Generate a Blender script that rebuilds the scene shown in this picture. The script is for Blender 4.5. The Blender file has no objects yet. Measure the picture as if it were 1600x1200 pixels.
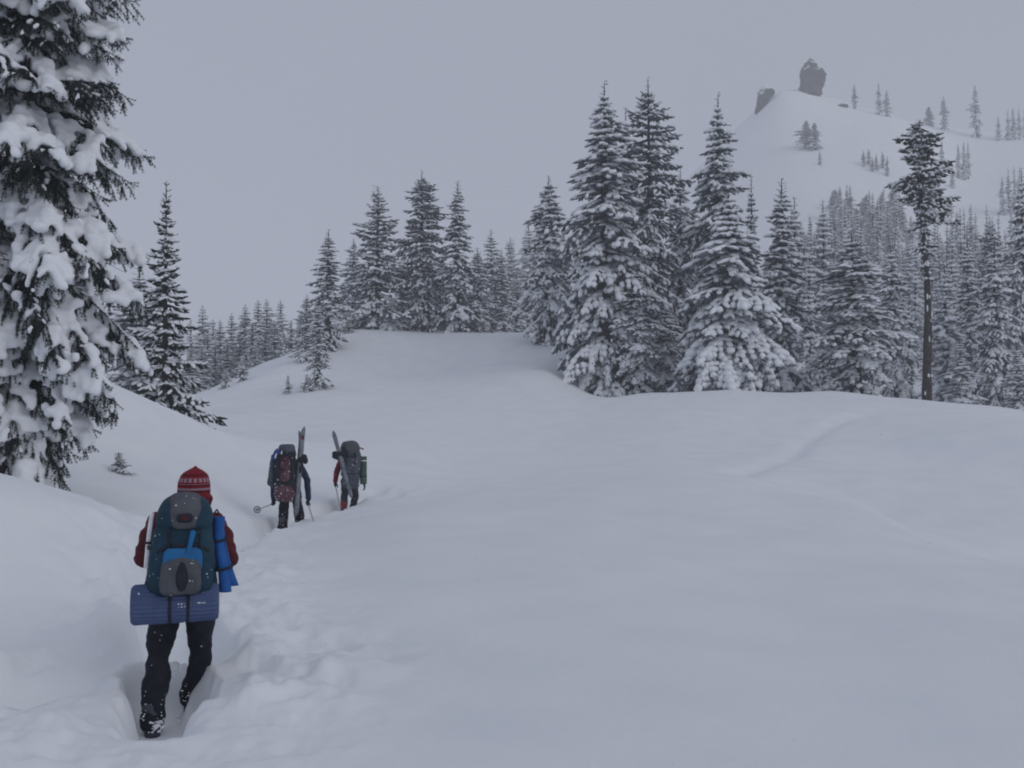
import bpy, math, random
import numpy as np
from mathutils import Vector, Matrix

# ------------------------------------------------------------------ camera, sky, sun, exposure
SC = bpy.context.scene
COL = SC.collection
F = 1556.0                       # focal length in pixels of the 1600 wide photograph
EYE = 2.0
PITCH = math.atan(60.0 / F)
cam_data = bpy.data.cameras.new('camera')
cam_data.sensor_width = 36.0
cam_data.lens = F / 1600.0 * 36.0
cam_data.clip_start = 0.05
cam_data.clip_end = 6000.0
cam = bpy.data.objects.new('camera', cam_data)
cam.location = (0, 0, EYE)
cam.rotation_euler = (math.pi / 2 + PITCH, 0, 0)
COL.objects.link(cam)
SC.camera = cam

SUN_EL, SUN_AZ = math.radians(28), math.radians(128)     # behind thick cloud, to the right and a little behind
world = bpy.data.worlds.new('World')
SC.world = world
world.use_nodes = True
wn, wl = world.node_tree.nodes, world.node_tree.links
bg = wn['Background']
sky = wn.new('ShaderNodeTexSky')
sky.sky_type = 'NISHITA'
sky.sun_disc = False
sky.sun_elevation = SUN_EL
sky.sun_rotation = SUN_AZ
sky.air_density = 1.0
sky.dust_density = 3.0
mixw = wn.new('ShaderNodeMixRGB')
mixw.inputs[0].default_value = 0.93                        # the cloud layer hides nearly all of the blue sky
tc = wn.new('ShaderNodeTexCoord')
nz = wn.new('ShaderNodeTexNoise')
nz.inputs['Scale'].default_value = 1.6
nz.inputs['Detail'].default_value = 3.0
nz.inputs['Roughness'].default_value = 0.45
cr = wn.new('ShaderNodeValToRGB')
cr.color_ramp.elements[0].position = 0.25
cr.color_ramp.elements[1].position = 0.75
SKY_A, SKY_B = (2.80, 2.98, 3.58, 1), (3.04, 3.23, 3.86, 1)
cr.color_ramp.elements[0].color = (SKY_A[0] / 4, SKY_A[1] / 4, SKY_A[2] / 4, 1)
cr.color_ramp.elements[1].color = (SKY_B[0] / 4, SKY_B[1] / 4, SKY_B[2] / 4, 1)
vm = wn.new('ShaderNodeVectorMath')
vm.operation = 'SCALE'
vm.inputs['Scale'].default_value = 4.0
wl.new(tc.outputs['Generated'], nz.inputs['Vector'])
wl.new(nz.outputs['Fac'], cr.inputs['Fac'])
wl.new(cr.outputs['Color'], vm.inputs[0])
wl.new(sky.outputs['Color'], mixw.inputs[1])
wl.new(vm.outputs['Vector'], mixw.inputs[2])
wl.new(mixw.outputs['Color'], bg.inputs['Color'])
bg.inputs['Strength'].default_value = 0.12

sun_data = bpy.data.lights.new('sun', 'SUN')
sun_data.energy = 0.6
sun_data.angle = math.radians(40)
sun_data.color = (1.0, 0.98, 0.96)
sun = bpy.data.objects.new('sun', sun_data)
COL.objects.link(sun)
_d = Vector((math.sin(SUN_AZ) * math.cos(SUN_EL), math.cos(SUN_AZ) * math.cos(SUN_EL), math.sin(SUN_EL)))
sun.rotation_euler = (-_d).to_track_quat('-Z', 'Y').to_euler()

SC.view_settings.view_transform = 'Standard'
SC.view_settings.look = 'None'
SC.view_settings.gamma = 1.0
SC.view_settings.use_curve_mapping = False
SC.view_settings.exposure = 0.0
SC.render.engine = 'CYCLES'
cy = SC.cycles
cy.use_denoising = True
cy.max_bounces = 7
cy.diffuse_bounces = 4
cy.glossy_bounces = 2
cy.transmission_bounces = 2
cy.volume_bounces = 5
cy.pixel_filter_type = 'BLACKMAN_HARRIS'
cy.filter_width = 2.0
cy.sample_clamp_indirect = 4.0

HAZE_DENSITY = 0.0013

# ------------------------------------------------------------------ helpers
def unproject(px, py, d):
    """photo pixel and forward distance -> place in the world"""
    u, v = (px - 800.0) / F, (600.0 - py) / F
    y = math.cos(PITCH) - v * math.sin(PITCH)
    z = math.sin(PITCH) + v * math.cos(PITCH)
    return Vector((u / y * d, d, EYE + z / y * d))

def material(name, color, rough=0.9, noise=None, bump=None, spec=0.2):
    """noise = (scale, second colour, low, high); bump = (scale, strength, distance)"""
    m = bpy.data.materials.new(name)
    m.use_nodes = True
    n, l = m.node_tree.nodes, m.node_tree.links
    b = n['Principled BSDF']
    b.inputs['Base Color'].default_value = (*color, 1)
    b.inputs['Roughness'].default_value = rough
    b.inputs['Specular IOR Level'].default_value = spec
    t = n.new('ShaderNodeTexCoord')
    if noise:
        sc_, c2, lo, hi = noise
        x = n.new('ShaderNodeTexNoise')
        x.inputs['Scale'].default_value = sc_
        x.inputs['Detail'].default_value = 4
        r = n.new('ShaderNodeValToRGB')
        r.color_ramp.elements[0].position = lo
        r.color_ramp.elements[1].position = hi
        r.color_ramp.elements[0].color = (*color, 1)
        r.color_ramp.elements[1].color = (*c2, 1)
        l.new(t.outputs['Object'], x.inputs['Vector'])
        l.new(x.outputs['Fac'], r.inputs['Fac'])
        l.new(r.outputs['Color'], b.inputs['Base Color'])
    if bump:
        x = n.new('ShaderNodeTexNoise')
        x.inputs['Scale'].default_value = bump[0]
        x.inputs['Detail'].default_value = 3
        bm_ = n.new('ShaderNodeBump')
        bm_.inputs['Strength'].default_value = bump[1]
        bm_.inputs['Distance'].default_value = bump[2]
        l.new(t.outputs['Object'], x.inputs['Vector'])
        l.new(x.outputs['Fac'], bm_.inputs['Height'])
        l.new(bm_.outputs['Normal'], b.inputs['Normal'])
    return m

def mesh_np(name, verts, faces, mats=(), mat_index=None, smooth=True):
    """verts (n,3) array, faces (m,k) array of one size k, or a list of such arrays"""
    me = bpy.data.meshes.new(name)
    if not isinstance(faces, list):
        faces = [faces]
    verts = np.asarray(verts, dtype=np.float32)
    nl = sum(f.shape[0] * f.shape[1] for f in faces)
    nf = sum(f.shape[0] for f in faces)
    me.vertices.add(len(verts))
    me.vertices.foreach_set('co', verts.ravel())
    me.loops.add(nl)
    me.loops.foreach_set('vertex_index', np.concatenate([f.ravel() for f in faces]).astype(np.int32))
    me.polygons.add(nf)
    tot = np.concatenate([np.full(f.shape[0], f.shape[1]) for f in faces])
    start = np.concatenate([[0], np.cumsum(tot)[:-1]])
    me.polygons.foreach_set('loop_start', start.astype(np.int32))
    for m in mats:
        me.materials.append(m)
    if mat_index is not None:
        me.polygons.foreach_set('material_index', np.asarray(mat_index, dtype=np.int32))
    if smooth:
        me.polygons.foreach_set('use_smooth', np.ones(nf, dtype=bool))
    me.update(calc_edges=True)
    return me

def link(name, me, parent=None, loc=None):
    o = bpy.data.objects.new(name, me)
    COL.objects.link(o)
    if parent is not None:
        o.parent = parent
    if loc is not None:
        o.location = loc
    return o

def tag(o, label=None, cat=None, group=None, kind=None):
    for k, v in (('label', label), ('category', cat), ('group', group), ('kind', kind)):
        if v:
            o[k] = v
    return o

def empty(name, loc, rz=0.0):
    o = bpy.data.objects.new(name, None)
    o.empty_display_size = 0.2
    o.location = loc
    o.rotation_euler = (0, 0, rz)
    COL.objects.link(o)
    return o

def smoothstep(a, b, x):
    t = np.clip((x - a) / (b - a), 0, 1)
    return t * t * (3 - 2 * t)

def vnoise(x, y, seed=0):
    xi, yi = np.floor(x).astype(np.int64), np.floor(y).astype(np.int64)
    fx, fy = x - xi, y - yi
    fx, fy = fx * fx * fx * (fx * (6 * fx - 15) + 10), fy * fy * fy * (fy * (6 * fy - 15) + 10)
    def h(i, j):
        n = (i * 374761393 + j * 668265263 + seed * 974634777) & 0x7fffffff
        n = ((n ^ (n >> 13)) * 1274126177) & 0x7fffffff
        n = ((n ^ (n >> 15)) * 461845907) & 0x7fffffff
        return ((n ^ (n >> 16)) & 0xffff) / 65535.0
    a, b, c, d = h(xi, yi), h(xi + 1, yi), h(xi, yi + 1), h(xi + 1, yi + 1)
    return (a + (b - a) * fx + (c - a) * fy + (a - b - c + d) * fx * fy) * 2 - 1

def fbm(x, y, oct=3, seed=0):
    s, a, t = 0, 1.0, 0
    for k in range(oct):
        s = s + a * vnoise(x * 2 ** k + 17.3 * k, y * 2 ** k - 9.1 * k, seed + k)
        t += a
        a *= 0.5
    return s / t

# ------------------------------------------------------------------ materials of the land
def snow_material(name, bump_scale, bump_dist, strength=0.5):
    m = material(name, (0.86, 0.88, 0.90), 0.75, noise=(0.9, (0.80, 0.83, 0.86), 0.35, 0.7), spec=0.25)
    n, l = m.node_tree.nodes, m.node_tree.links
    b = n['Principled BSDF']
    t = n.new('ShaderNodeTexCoord')
    x = n.new('ShaderNodeTexNoise')
    x.inputs['Scale'].default_value = bump_scale
    x.inputs['Detail'].default_value = 5
    x.inputs['Roughness'].default_value = 0.55
    bm_ = n.new('ShaderNodeBump')
    bm_.inputs['Strength'].default_value = strength
    bm_.inputs['Distance'].default_value = bump_dist
    l.new(t.outputs['Object'], x.inputs['Vector'])
    l.new(x.outputs['Fac'], bm_.inputs['Height'])
    l.new(bm_.outputs['Normal'], b.inputs['Normal'])
    return m

M_SNOW = snow_material('snow_ground', 9.0, 0.018, 0.5)
M_TREESNOW = material('snow_on_branches', (0.86, 0.88, 0.91), 0.85, bump=(9.0, 0.4, 0.03))
M_PADSNOW = material('snow_pillow', (0.86, 0.88, 0.91), 0.85, bump=(22.0, 0.5, 0.012))
M_NEEDLE = material('fir_needles', (0.020, 0.030, 0.030), 0.9, noise=(2.5, (0.045, 0.058, 0.050), 0.4, 0.7))
M_NEEDLE_HAZED = material('snowy_hazed_needles', (0.055, 0.066, 0.084), 0.9, noise=(1.1, (0.27, 0.295, 0.34), 0.38, 0.70))  # frost on mid-distance needles, with some distance haze lightened into the colour
M_FROSTED_HAZED = material('frosted_hazed_needles', (0.15, 0.168, 0.20), 0.9, noise=(1.4, (0.42, 0.45, 0.50), 0.38, 0.68))  # frosted far needles; their paleness also carries painted distance haze
M_BARK = material('bark', (0.030, 0.026, 0.026), 0.95, noise=(6.0, (0.075, 0.064, 0.060), 0.4, 0.7), bump=(14, 0.8, 0.03))
M_DEADTWIG = material('dead_twigs', (0.085, 0.050, 0.040), 0.95)

# ------------------------------------------------------------------ the land
# (photo x, distance, photo y) of the snow surface
CTRL = [
    # near snow, left to right
    (-300, 4.8, 1190), (0, 4.8, 1195), (300, 4.8, 1200), (800, 4.8, 1200), (1300, 4.8, 1205), (1900, 4.8, 1215),
    (0, 7, 980), (300, 7, 1015), (800, 7, 1030), (1300, 7, 1035), (1700, 7, 1042),
    (0, 8.6, 770), (0, 9.4, 741), (-300, 8.6, 690), (140, 9.5, 800), (150, 11.0, 784), (245, 9.5, 890), (245, 13.5, 813),
    (0, 11.5, 765), (150, 13.5, 800), (-300, 12.5, 700),
    (800, 11, 895), (1200, 11, 905), (1600, 10, 935), (1900, 9.5, 955),
    (360, 11, 900), (350, 15.5, 838), (600, 16, 820), (900, 17, 795), (1250, 16, 812), (1600, 13.5, 884), (1900, 12, 925),
    (1600, 17, 893), (1900, 16, 940), (1600, 22, 815), (1900, 22, 830),
    (1350, 19, 792), (1350, 23, 790), (1350, 28, 737), (1100, 24, 742), (1100, 29, 728),
    # left slope behind the large tree
    (50, 14, 790), (120, 17, 735), (60, 21, 640), (-300, 20, 560), (160, 22.5, 600), (160, 27, 640), (0, 26, 560), (-300, 32, 600),
    (230, 19, 722), (300, 18, 760), (300, 24.5, 655), (300, 30, 690), (400, 20.5, 808), (400, 28, 686), (360, 22, 760), (400, 34, 700),
    (450, 20.3, 816), (540, 23, 792), (620, 26, 760), (470, 30, 694),
    (250, 40, 658), (100, 38, 650), (-300, 45, 640),
    # middle
    (520, 38, 676), (700, 32, 724), (900, 32, 726), (700, 42, 676), (900, 44, 676), (1000, 36, 700),
    (600, 54, 640), (450, 52, 640), (800, 54, 632), (320, 46, 650), (320, 56, 640),
    (1150, 38, 690), (1400, 36, 692), (1600, 30, 724), (1600, 33, 694), (1450, 31, 712), (1450, 33.5, 698), (1900, 32, 700), (1900, 29, 740), (1600, 28, 734), (1600, 41, 666), (1400, 45, 645),
    (1250, 50, 625), (1150, 55, 609), (1300, 55, 610), (1400, 54, 618), (1500, 52, 628), (1600, 50, 641), (1900, 46, 668), (1000, 56, 616), (930, 58, 621),
    (1150, 63, 625), (1300, 64, 628), (1450, 63, 640), (1600, 60, 662), (1900, 58, 690),
    (930, 66, 618), (860, 62, 590), (700, 64, 602), (560, 64, 602), (500, 62, 606),
    (450, 62, 608), (380, 62, 622), (320, 68, 622),
    (560, 76, 560), (620, 77, 562), (720, 76, 562), (820, 76, 552), (880, 74, 556), (960, 76, 585),
    (520, 80, 540), (440, 80, 560), (380, 84, 582), (310, 90, 620),
    (545, 86, 517), (620, 87, 513), (720, 87, 517), (820, 84, 522), (900, 84, 550), (470, 88, 545), (400, 94, 572),
    (545, 96, 522), (620, 97, 520), (720, 98, 522), (820, 96, 530), (900, 100, 555), (470, 98, 552), (380, 110, 590), (300, 110, 620), (200, 80, 635), (0, 70, 640),
    (-300, 80, 650), (1150, 80, 650), (1350, 80, 655), (1600, 78, 690),
    # far side: valley, forest bench and the hill
    (300, 200, 620), (100, 160, 640), (500, 200, 560), (-300, 200, 660), (500, 400, 560), (100, 400, 620), (-300, 500, 640),
    (700, 180, 525), (850, 180, 520), (1000, 140, 580),
    (1200, 110, 600), (1400, 105, 608), (1600, 100, 640), (1900, 100, 650),
    (1200, 170, 480), (1400, 165, 500), (1600, 160, 510), (1900, 160, 500),
    (1200, 230, 375), (1400, 225, 385), (1600, 220, 395), (1900, 220, 380),
    (1050, 260, 400), (1250, 290, 275), (1400, 280, 300), (1480, 290, 300), (1600, 280, 310), (1900, 280, 300),
    (1150, 330, 262), (1280, 340, 200), (1420, 335, 215), (1510, 330, 262), (1600, 320, 262),
    (1185, 385, 176), (1215, 385, 146), (1268, 390, 146), (1330, 375, 168), (1400, 370, 186), (1490, 365, 208), (1560, 360, 216), (1600, 350, 222), (1900, 340, 230),
    (1140, 385, 212), (1060, 370, 290), (950, 350, 350), (820, 340, 405), (700, 330, 470),
    (1200, 460, 190), (1400, 460, 215), (1600, 450, 240), (1900, 440, 245), (1060, 450, 320), (850, 450, 420), (650, 450, 500),
    (1200, 900, 420), (1600, 900, 400), (900, 900, 500), (300, 900, 610), (-300, 900, 640), (1900, 900, 400),
    (1600, 1500, 560), (300, 1500, 640), (900, 1500, 600),
]
def _ctrl_arrays():
    A, L, Z = [], [], []
    for px, d, py in CTRL:
        p = unproject(px, py, d)
        A.append(math.atan2(p.x, p.y)); r = math.hypot(p.x, p.y)
        L.append(math.log(r)); Z.append((p.z - EYE) / (r + 4))
    for a in range(-180, 181, 30):                       # round the camera and beside the picture
        ar = math.radians(a)
        for r in (0.6, 2.2):
            A.append(ar); L.append(math.log(r)); Z.append(-1.66 / (r + 4))
        if abs(a) > 45:
            for r, z in ((6, -1.7), (15, -1.8), (40, -2.0), (120, -3), (500, -8), (1500, -10)):
                A.append(ar); L.append(math.log(r)); Z.append(z / (r + 4))
    return np.array(A), np.array(L), np.array(Z)
_A, _L, _Z = _ctrl_arrays()
KA, KL = 2.6, 1.0
_P = np.stack([_A * KA, _L * KL], 1)
def _phi(r2):
    return 0.5 * r2 * np.log(r2 + 1e-9)
def _fit():
    n = len(_P)
    d2 = ((_P[:, None] - _P[None]) ** 2).sum(-1)
    K = _phi(d2) + np.eye(n) * 2e-4
    T = np.concatenate([np.ones((n, 1)), _P], 1)
    M = np.zeros((n + 3, n + 3))
    M[:n, :n] = K; M[:n, n:] = T; M[n:, :n] = T.T
    return np.linalg.solve(M, np.concatenate([_Z, np.zeros(3)]))
_W = _fit()

TRACK = [(-6.5, 4.3), (-5.0, 5.0), (-3.8, 5.6), (-2.95, 6.05), (-2.45, 6.5), (-2.32, 7.1), (-2.75, 8.3), (-3.5, 11.0), (-3.9, 13.0),
         (-4.5, 17.3), (-4.62, 19.3), (-4.5, 21.0), (-4.0, 22.6), (-3.6, 23.9)]
def _catmull(P, n=6):
    P = [np.array(p, float) for p in P]
    P = [2 * P[0] - P[1]] + P + [2 * P[-1] - P[-2]]
    out = []
    for i in range(1, len(P) - 2):
        for k in range(n):
            t = k / n
            out.append(0.5 * (2 * P[i] + (P[i + 1] - P[i - 1]) * t + (2 * P[i - 1] - 5 * P[i] + 4 * P[i + 1] - P[i + 2]) * t * t
                              + (3 * P[i] - P[i - 1] - 3 * P[i + 1] + P[i + 2]) * t ** 3))
    out.append(P[-2])
    return np.array(out)
_TR = _catmull(TRACK)
def _track(x, y):
    best = np.full(x.shape, 1e9); side = np.zeros(x.shape); along = np.zeros(x.shape)
    s0 = 0.0
    for a, b in zip(_TR[:-1], _TR[1:]):
        e = b - a; L = math.hypot(*e)
        t = np.clip(((x - a[0]) * e[0] + (y - a[1]) * e[1]) / (L * L), 0, 1)
        dx, dy = x - (a[0] + t * e[0]), y - (a[1] + t * e[1])
        d = np.hypot(dx, dy)
        m = d < best
        best = np.where(m, d, best)
        side = np.where(m, np.sign(e[0] * dy - e[1] * dx), side)      # +1 left of the walking direction
        along = np.where(m, s0 + t * L, along)
        s0 += L
    return best, side, along, s0

def ground(x, y):
    """height of the snow, for arrays or numbers"""
    x, y = np.atleast_1d(np.asarray(x, float)), np.atleast_1d(np.asarray(y, float))
    r = np.maximum(np.hypot(x, y), 0.3)
    a = np.arctan2(x, y)
    u, v = a * KA, np.log(r) * KL
    z = _W[-3] + _W[-2] * u + _W[-1] * v
    for (pu, pv), w in zip(_P, _W[:-3]):
        z = z + w * _phi((u - pu) ** 2 + (v - pv) ** 2)
    z = z * (r + 4)
    # wind-laid unevenness, growing with distance
    z = z + fbm(x / 9.0, y / 9.0, 3, 3) * np.minimum(0.012 * r, 1.2) * 0.45 * smoothstep(6, 25, r)
    z = z + fbm(x / 1.6, y / 2.2, 2, 11) * 0.012
    near = r < 40
    if near.any():
        xs, ys = x[near], y[near]
        d, side, s, total = _track(xs, ys)
        ragged = 0.07 * fbm(xs * 2.2, ys * 2.2, 2, 21)
        steps = 0.05 * np.sin(s * 8.5 + 1.5 * side * smoothstep(0, 0.2, d)) * np.exp(-(d / 0.3) ** 2)
        fade_end = 1 - smoothstep(total - 1.0, total + 0.2, s + d * (s > total - 0.05))
        dd = d + ragged
        depth = (0.40 + 0.05 * vnoise(s * 1.3, s * 0, 31)) * (0.35 + 0.65 * fade_end) * (1 - 0.22 * smoothstep(15, 19, ys)) * (0.22 + 0.78 * smoothstep(-3.3, -2.5, xs + 0.0 * ys + np.where(ys > 6.6, 9, 0)))
        # at the back of the track the snow is thrown out more deeply
        cut = -depth * (1 - smoothstep(0.17, np.where(side < 0, 0.34, 0.44), dd))
        cut = cut * (1 - smoothstep(0.0, 0.5, (s >= total - 1e-6) * d))
        lum = fbm(xs * 2.1, ys * 2.1, 2, 41)
        lum2 = fbm(xs * 5.5, ys * 5.5, 3, 47)
        wide = np.where(side < 0, 0.95, 0.62)
        mask = np.exp(-((np.maximum(d - 0.3, 0)) / wide) ** 2) * smoothstep(0.22, 0.55, dd)
        nearcam = 1 - smoothstep(7.5, 18, ys) * 0.72
        clod = np.maximum(0, fbm(xs * 3.4 + 3, ys * 3.4, 2, 71) - 0.05) * 2
        lum0 = fbm(xs * 1.1, ys * 1.1, 2, 61)
        bank = mask * (0.06 + 0.12 * lum + 0.08 * lum0 + 0.075 * lum2 + 0.05 * clod) * nearcam
        h = cut + bank + steps + (1 - smoothstep(0.2, 0.5, dd)) * 0.035 * lum2
        # pit where the nearest hiker lifted the back foot, churned heap on its left
        pa, pb_ = np.array([-1.90, 5.42]), np.array([-2.28, 6.60])
        pe = pb_ - pa
        pt = np.clip(((xs - pa[0]) * pe[0] + (ys - pa[1]) * pe[1]) / (pe ** 2).sum(), 0, 1)
        pit = np.hypot(xs - pa[0] - pt * pe[0], ys - pa[1] - pt * pe[1]) + 0.08 * lum2 + 0.07 * lum
        h = np.where(pit < 0.8, h * smoothstep(0.12, 0.78, pit) - (0.16 + 0.22 * smoothstep(0, 0.75, pt)) * (1 - smoothstep(0.10, 0.27, pit)), h)
        h = np.maximum(h, -0.37)
        heap = np.exp(-(((xs + 3.4) / 1.5) ** 2 + ((ys - 4.7) / 0.75) ** 2))
        h = h + heap * (0.03 + 0.12 * lum + 0.08 * lum0 + 0.05 * lum2 + 0.03 * clod) * smoothstep(0.15, 0.6, pit)
        heap2 = np.exp(-(((xs + 1.55) / 0.5) ** 2 + ((ys - 5.6) / 1.1) ** 2))
        h = h + heap2 * (0.04 + 0.08 * lum + 0.05 * lum2 + 0.04 * clod) * smoothstep(0.2, 0.8, pit)
        # broken snow beside and ahead of the first hiker in line
        heap3 = np.exp(-(((xs + 2.9) / 1.3) ** 2 + ((ys - 24.6) / 1.5) ** 2))
        h = h + heap3 * (0.10 * lum + 0.03)
        z[near] = z[near] + h
    # faint old track curving up to the right-hand crest
    oy = (x > 3) & (x < 40) & (y > 20) & (y < 60)
    if oy.any():
        q = OLD
        xs, ys = x[oy], y[oy]
        best = np.full(xs.shape, 1e9)
        for a_, b_ in zip(q[:-1], q[1:]):
            e = b_ - a_; L2 = (e ** 2).sum()
            t = np.clip(((xs - a_[0]) * e[0] + (ys - a_[1]) * e[1]) / L2, 0, 1)
            best = np.minimum(best, np.hypot(xs - a_[0] - t * e[0], ys - a_[1] - t * e[1]))
        z[oy] = z[oy] - 0.15 * np.exp(-(best / 0.42) ** 2)
    # wind-cut edges of the open field on the right
    for line, drop, w0, w1, w2, lim in ((EDGE_NEAR, -0.32, 1.8, 4.0, 12.0, 5.0), (EDGE_FAR, 0.25, 1.2, 4.0, 14.0, 7.0)):
        m = (x > 2) & (x < 45) & (y > 6) & (y < 60)
        if m.any():
            xs, ys = x[m], y[m]
            best = np.full(xs.shape, 1e9); sg = np.zeros(xs.shape); al = np.zeros(xs.shape); s0 = 0.0
            for a_, b_ in zip(line[:-1], line[1:]):
                e = b_ - a_; L = math.hypot(*e)
                t = np.clip(((xs - a_[0]) * e[0] + (ys - a_[1]) * e[1]) / L ** 2, 0, 1)
                dx, dy = xs - a_[0] - t * e[0], ys - a_[1] - t * e[1]
                dd = np.hypot(dx, dy); k = dd < best
                best = np.where(k, dd, best); sg = np.where(k, np.sign(e[0] * dy - e[1] * dx), sg); al = np.where(k, s0 + t * L, al)
                s0 += L
            sd = best * sg
            fade = smoothstep(0.0, lim, al)
            if drop > 0:
                z[m] = z[m] - 0.75 * fade * (1 - smoothstep(-1.1, 0.4, sd)) * smoothstep(-8.0, -0.8, sd)
            z[m] = z[m] + drop * fade * smoothstep(-w0 * 0.3, w0 * 0.7, sd) * (1 - smoothstep(w1, w2, sd))
    return z + EYE
OLD = _catmull([(6.2, 27.5), (7.6, 30.5), (9.6, 34.5), (12.0, 39.5), (15.0, 43.5), (19.0, 45.0), (25.0, 44.5)])
EDGE_NEAR = _catmull([(7.6, 6.0), (7.4, 10.0), (7.1, 13.7), (6.8, 19.0), (5.4, 23.0), (3.0, 26.0)])[::-1]
EDGE_FAR = _catmull([(9.5, 36.5), (12.0, 35.4), (14.0, 34.2), (16.0, 32.6), (18.0, 30.4), (20.5, 26.5), (23.0, 21.0)])
def gz(x, y):
    return float(ground(x, y)[0])

def build_ground():
    inner = np.radians(np.linspace(-31, 31, 470))
    outer = np.radians(np.linspace(31, 329, 92)[1:-1])
    ang = np.concatenate([inner, outer])
    rr, r = [], 0.35
    while r < 1500:
        rr.append(r)
        r += max(0.030, 0.0062 * r) if 4.0 < r < 30 else (0.12 if r <= 4.0 else 0.016 * r)
    rr = np.array(rr)
    na, nr = len(ang), len(rr)
    R, A = np.meshgrid(rr, ang, indexing='ij')
    X, Y = R * np.sin(A), R * np.cos(A)
    Z = ground(X.ravel(), Y.ravel()).reshape(X.shape)
    V = np.stack([X, Y, Z], -1).reshape(-1, 3)
    i, j = np.meshgrid(np.arange(nr - 1), np.arange(na), indexing='ij')
    j2 = (j + 1) % na
    Q = np.stack([i * na + j, (i + 1) * na + j, (i + 1) * na + j2, i * na + j2], -1).reshape(-1, 4)
    c = len(V)
    V = np.concatenate([V, [[0, 0, V[:na, 2].mean()]]])
    jj = np.arange(na)
    T = np.stack([np.full(na, c), jj, (jj + 1) % na], -1)
    me = mesh_np('snow_ground', V, [Q, T], [M_SNOW])
    o = link('snow_ground', me)
    tag(o, 'deep snow covering hollows, ridges and hill', kind='structure')
    return V[:, 2].min(), V[:, 2].max()
ZMIN, ZMAX = build_ground()

# ------------------------------------------------------------------ trees
def _ico():
    t = (1 + 5 ** 0.5) / 2
    v = np.array([(-1, t, 0), (1, t, 0), (-1, -t, 0), (1, -t, 0), (0, -1, t), (0, 1, t), (0, -1, -t), (0, 1, -t), (t, 0, -1), (t, 0, 1), (-t, 0, -1), (-t, 0, 1)], float)
    f = np.array([(0, 11, 5), (0, 5, 1), (0, 1, 7), (0, 7, 10), (0, 10, 11), (1, 5, 9), (5, 11, 4), (11, 10, 2), (10, 7, 6), (7, 1, 8),
                  (3, 9, 4), (3, 4, 2), (3, 2, 6), (3, 6, 8), (3, 8, 9), (4, 9, 5), (2, 4, 11), (6, 2, 10), (8, 6, 7), (9, 8, 1)])
    return v / np.linalg.norm(v[0]), f
ICO_V, ICO_F = _ico()
OCT_V = np.array([(1, 0, 0), (-1, 0, 0), (0, 1, 0), (0, -1, 0), (0, 0, 1), (0, 0, -1)], float)
OCT_F = np.array([(0, 2, 4), (2, 1, 4), (1, 3, 4), (3, 0, 4), (2, 0, 5), (1, 2, 5), (3, 1, 5), (0, 3, 5)])
# a clump of needles: a flat fork of three spikes with some body (x = along, y = across, z = up)
SPK_V = np.array([(0, 0, 0), (0.35, 0.5, -0.12), (0.35, -0.5, -0.12), (0.3, 0, 0.16), (1.0, 0, -0.05), (0.85, 0.75, -0.22), (0.85, -0.75, -0.22), (0.5, 0.12, -0.3), (0.55, -0.1, -0.75)], float)
SPK_F = np.array([(0, 1, 3), (0, 3, 2), (1, 4, 3), (3, 4, 2), (0, 5, 1), (0, 2, 6), (3, 5, 1), (3, 2, 6), (0, 7, 4), (0, 8, 7), (7, 8, 4)])
# bottle-brush twig for the near tree: thin core and rows of single needles
def _brush(n=13, seed=3):
    rg = random.Random(seed)
    V = [(0, 0.02, 0), (0, -0.015, 0.02), (0, -0.015, -0.02), (1, 0, 0)]
    Fc = [(0, 1, 3), (1, 2, 3), (2, 0, 3)]
    for k in range(n):
        s = 0.05 + 0.95 * k / n
        a = k * 2.4
        for q in range(2):
            aa = a + q * math.pi + rg.uniform(-0.3, 0.3)
            lift = 0.85 if abs(math.sin(aa)) > 0.5 else 1.0
            w = (math.cos(aa) * 0.2 * lift, math.sin(aa) * 0.17)
            b = len(V)
            V += [(s - 0.035, 0, 0), (s + 0.035, 0, 0), (s + 0.15, w[0], w[1])]
            Fc.append((b, b + 1, b + 2))
    return np.array(V, float), np.array(Fc)
BRU_V, BRU_F = _brush()

def expand(tv, tf, pos, ax, ay, az):
    """copies of a small template at n frames"""
    n, k = len(pos), len(tv)
    V = pos[:, None] + tv[None, :, 0, None] * ax[:, None] + tv[None, :, 1, None] * ay[:, None] + tv[None, :, 2, None] * az[:, None]
    Fc = tf[None] + (np.arange(n) * k)[:, None, None]
    return V.reshape(-1, 3), Fc.reshape(-1, tf.shape[1])

def frames(d, rng, roll=0.35):
    d = d / np.linalg.norm(d, axis=1, keepdims=True)
    up = np.array([0, 0, 1.0]) + rng.normal(0, roll, d.shape) * 0.5
    y = np.cross(up, d); y /= np.linalg.norm(y, axis=1, keepdims=True) + 1e-9
    z = np.cross(d, y)
    return d, y, z

def trunk_mesh(name, H, r0, bend=(0, 0), sides=8, segs=10, mat=None, z0=-0.8, kink=0.0, seed=0):
    rg = random.Random(seed)
    V, Fc = [], []
    for i in range(segs + 1):
        t = i / segs
        z = z0 + (H - z0) * t
        r = r0 * (1 - t) ** 0.8 + 0.012
        ox = bend[0] * t * t + kink * math.sin(t * 9 + seed) * 0.5 * (t > 0)
        oy = bend[1] * t * t
        for k in range(sides):
            a = 2 * math.pi * k / sides
            rr = r * (1 + rg.uniform(-0.12, 0.12))
            V.append((ox + rr * math.cos(a), oy + rr * math.sin(a), z))
    for i in range(segs):
        for k in range(sides):
            k2 = (k + 1) % sides
            Fc.append((i * sides + k, i * sides + k2, (i + 1) * sides + k2, (i + 1) * sides + k))
    return V, Fc

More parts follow.
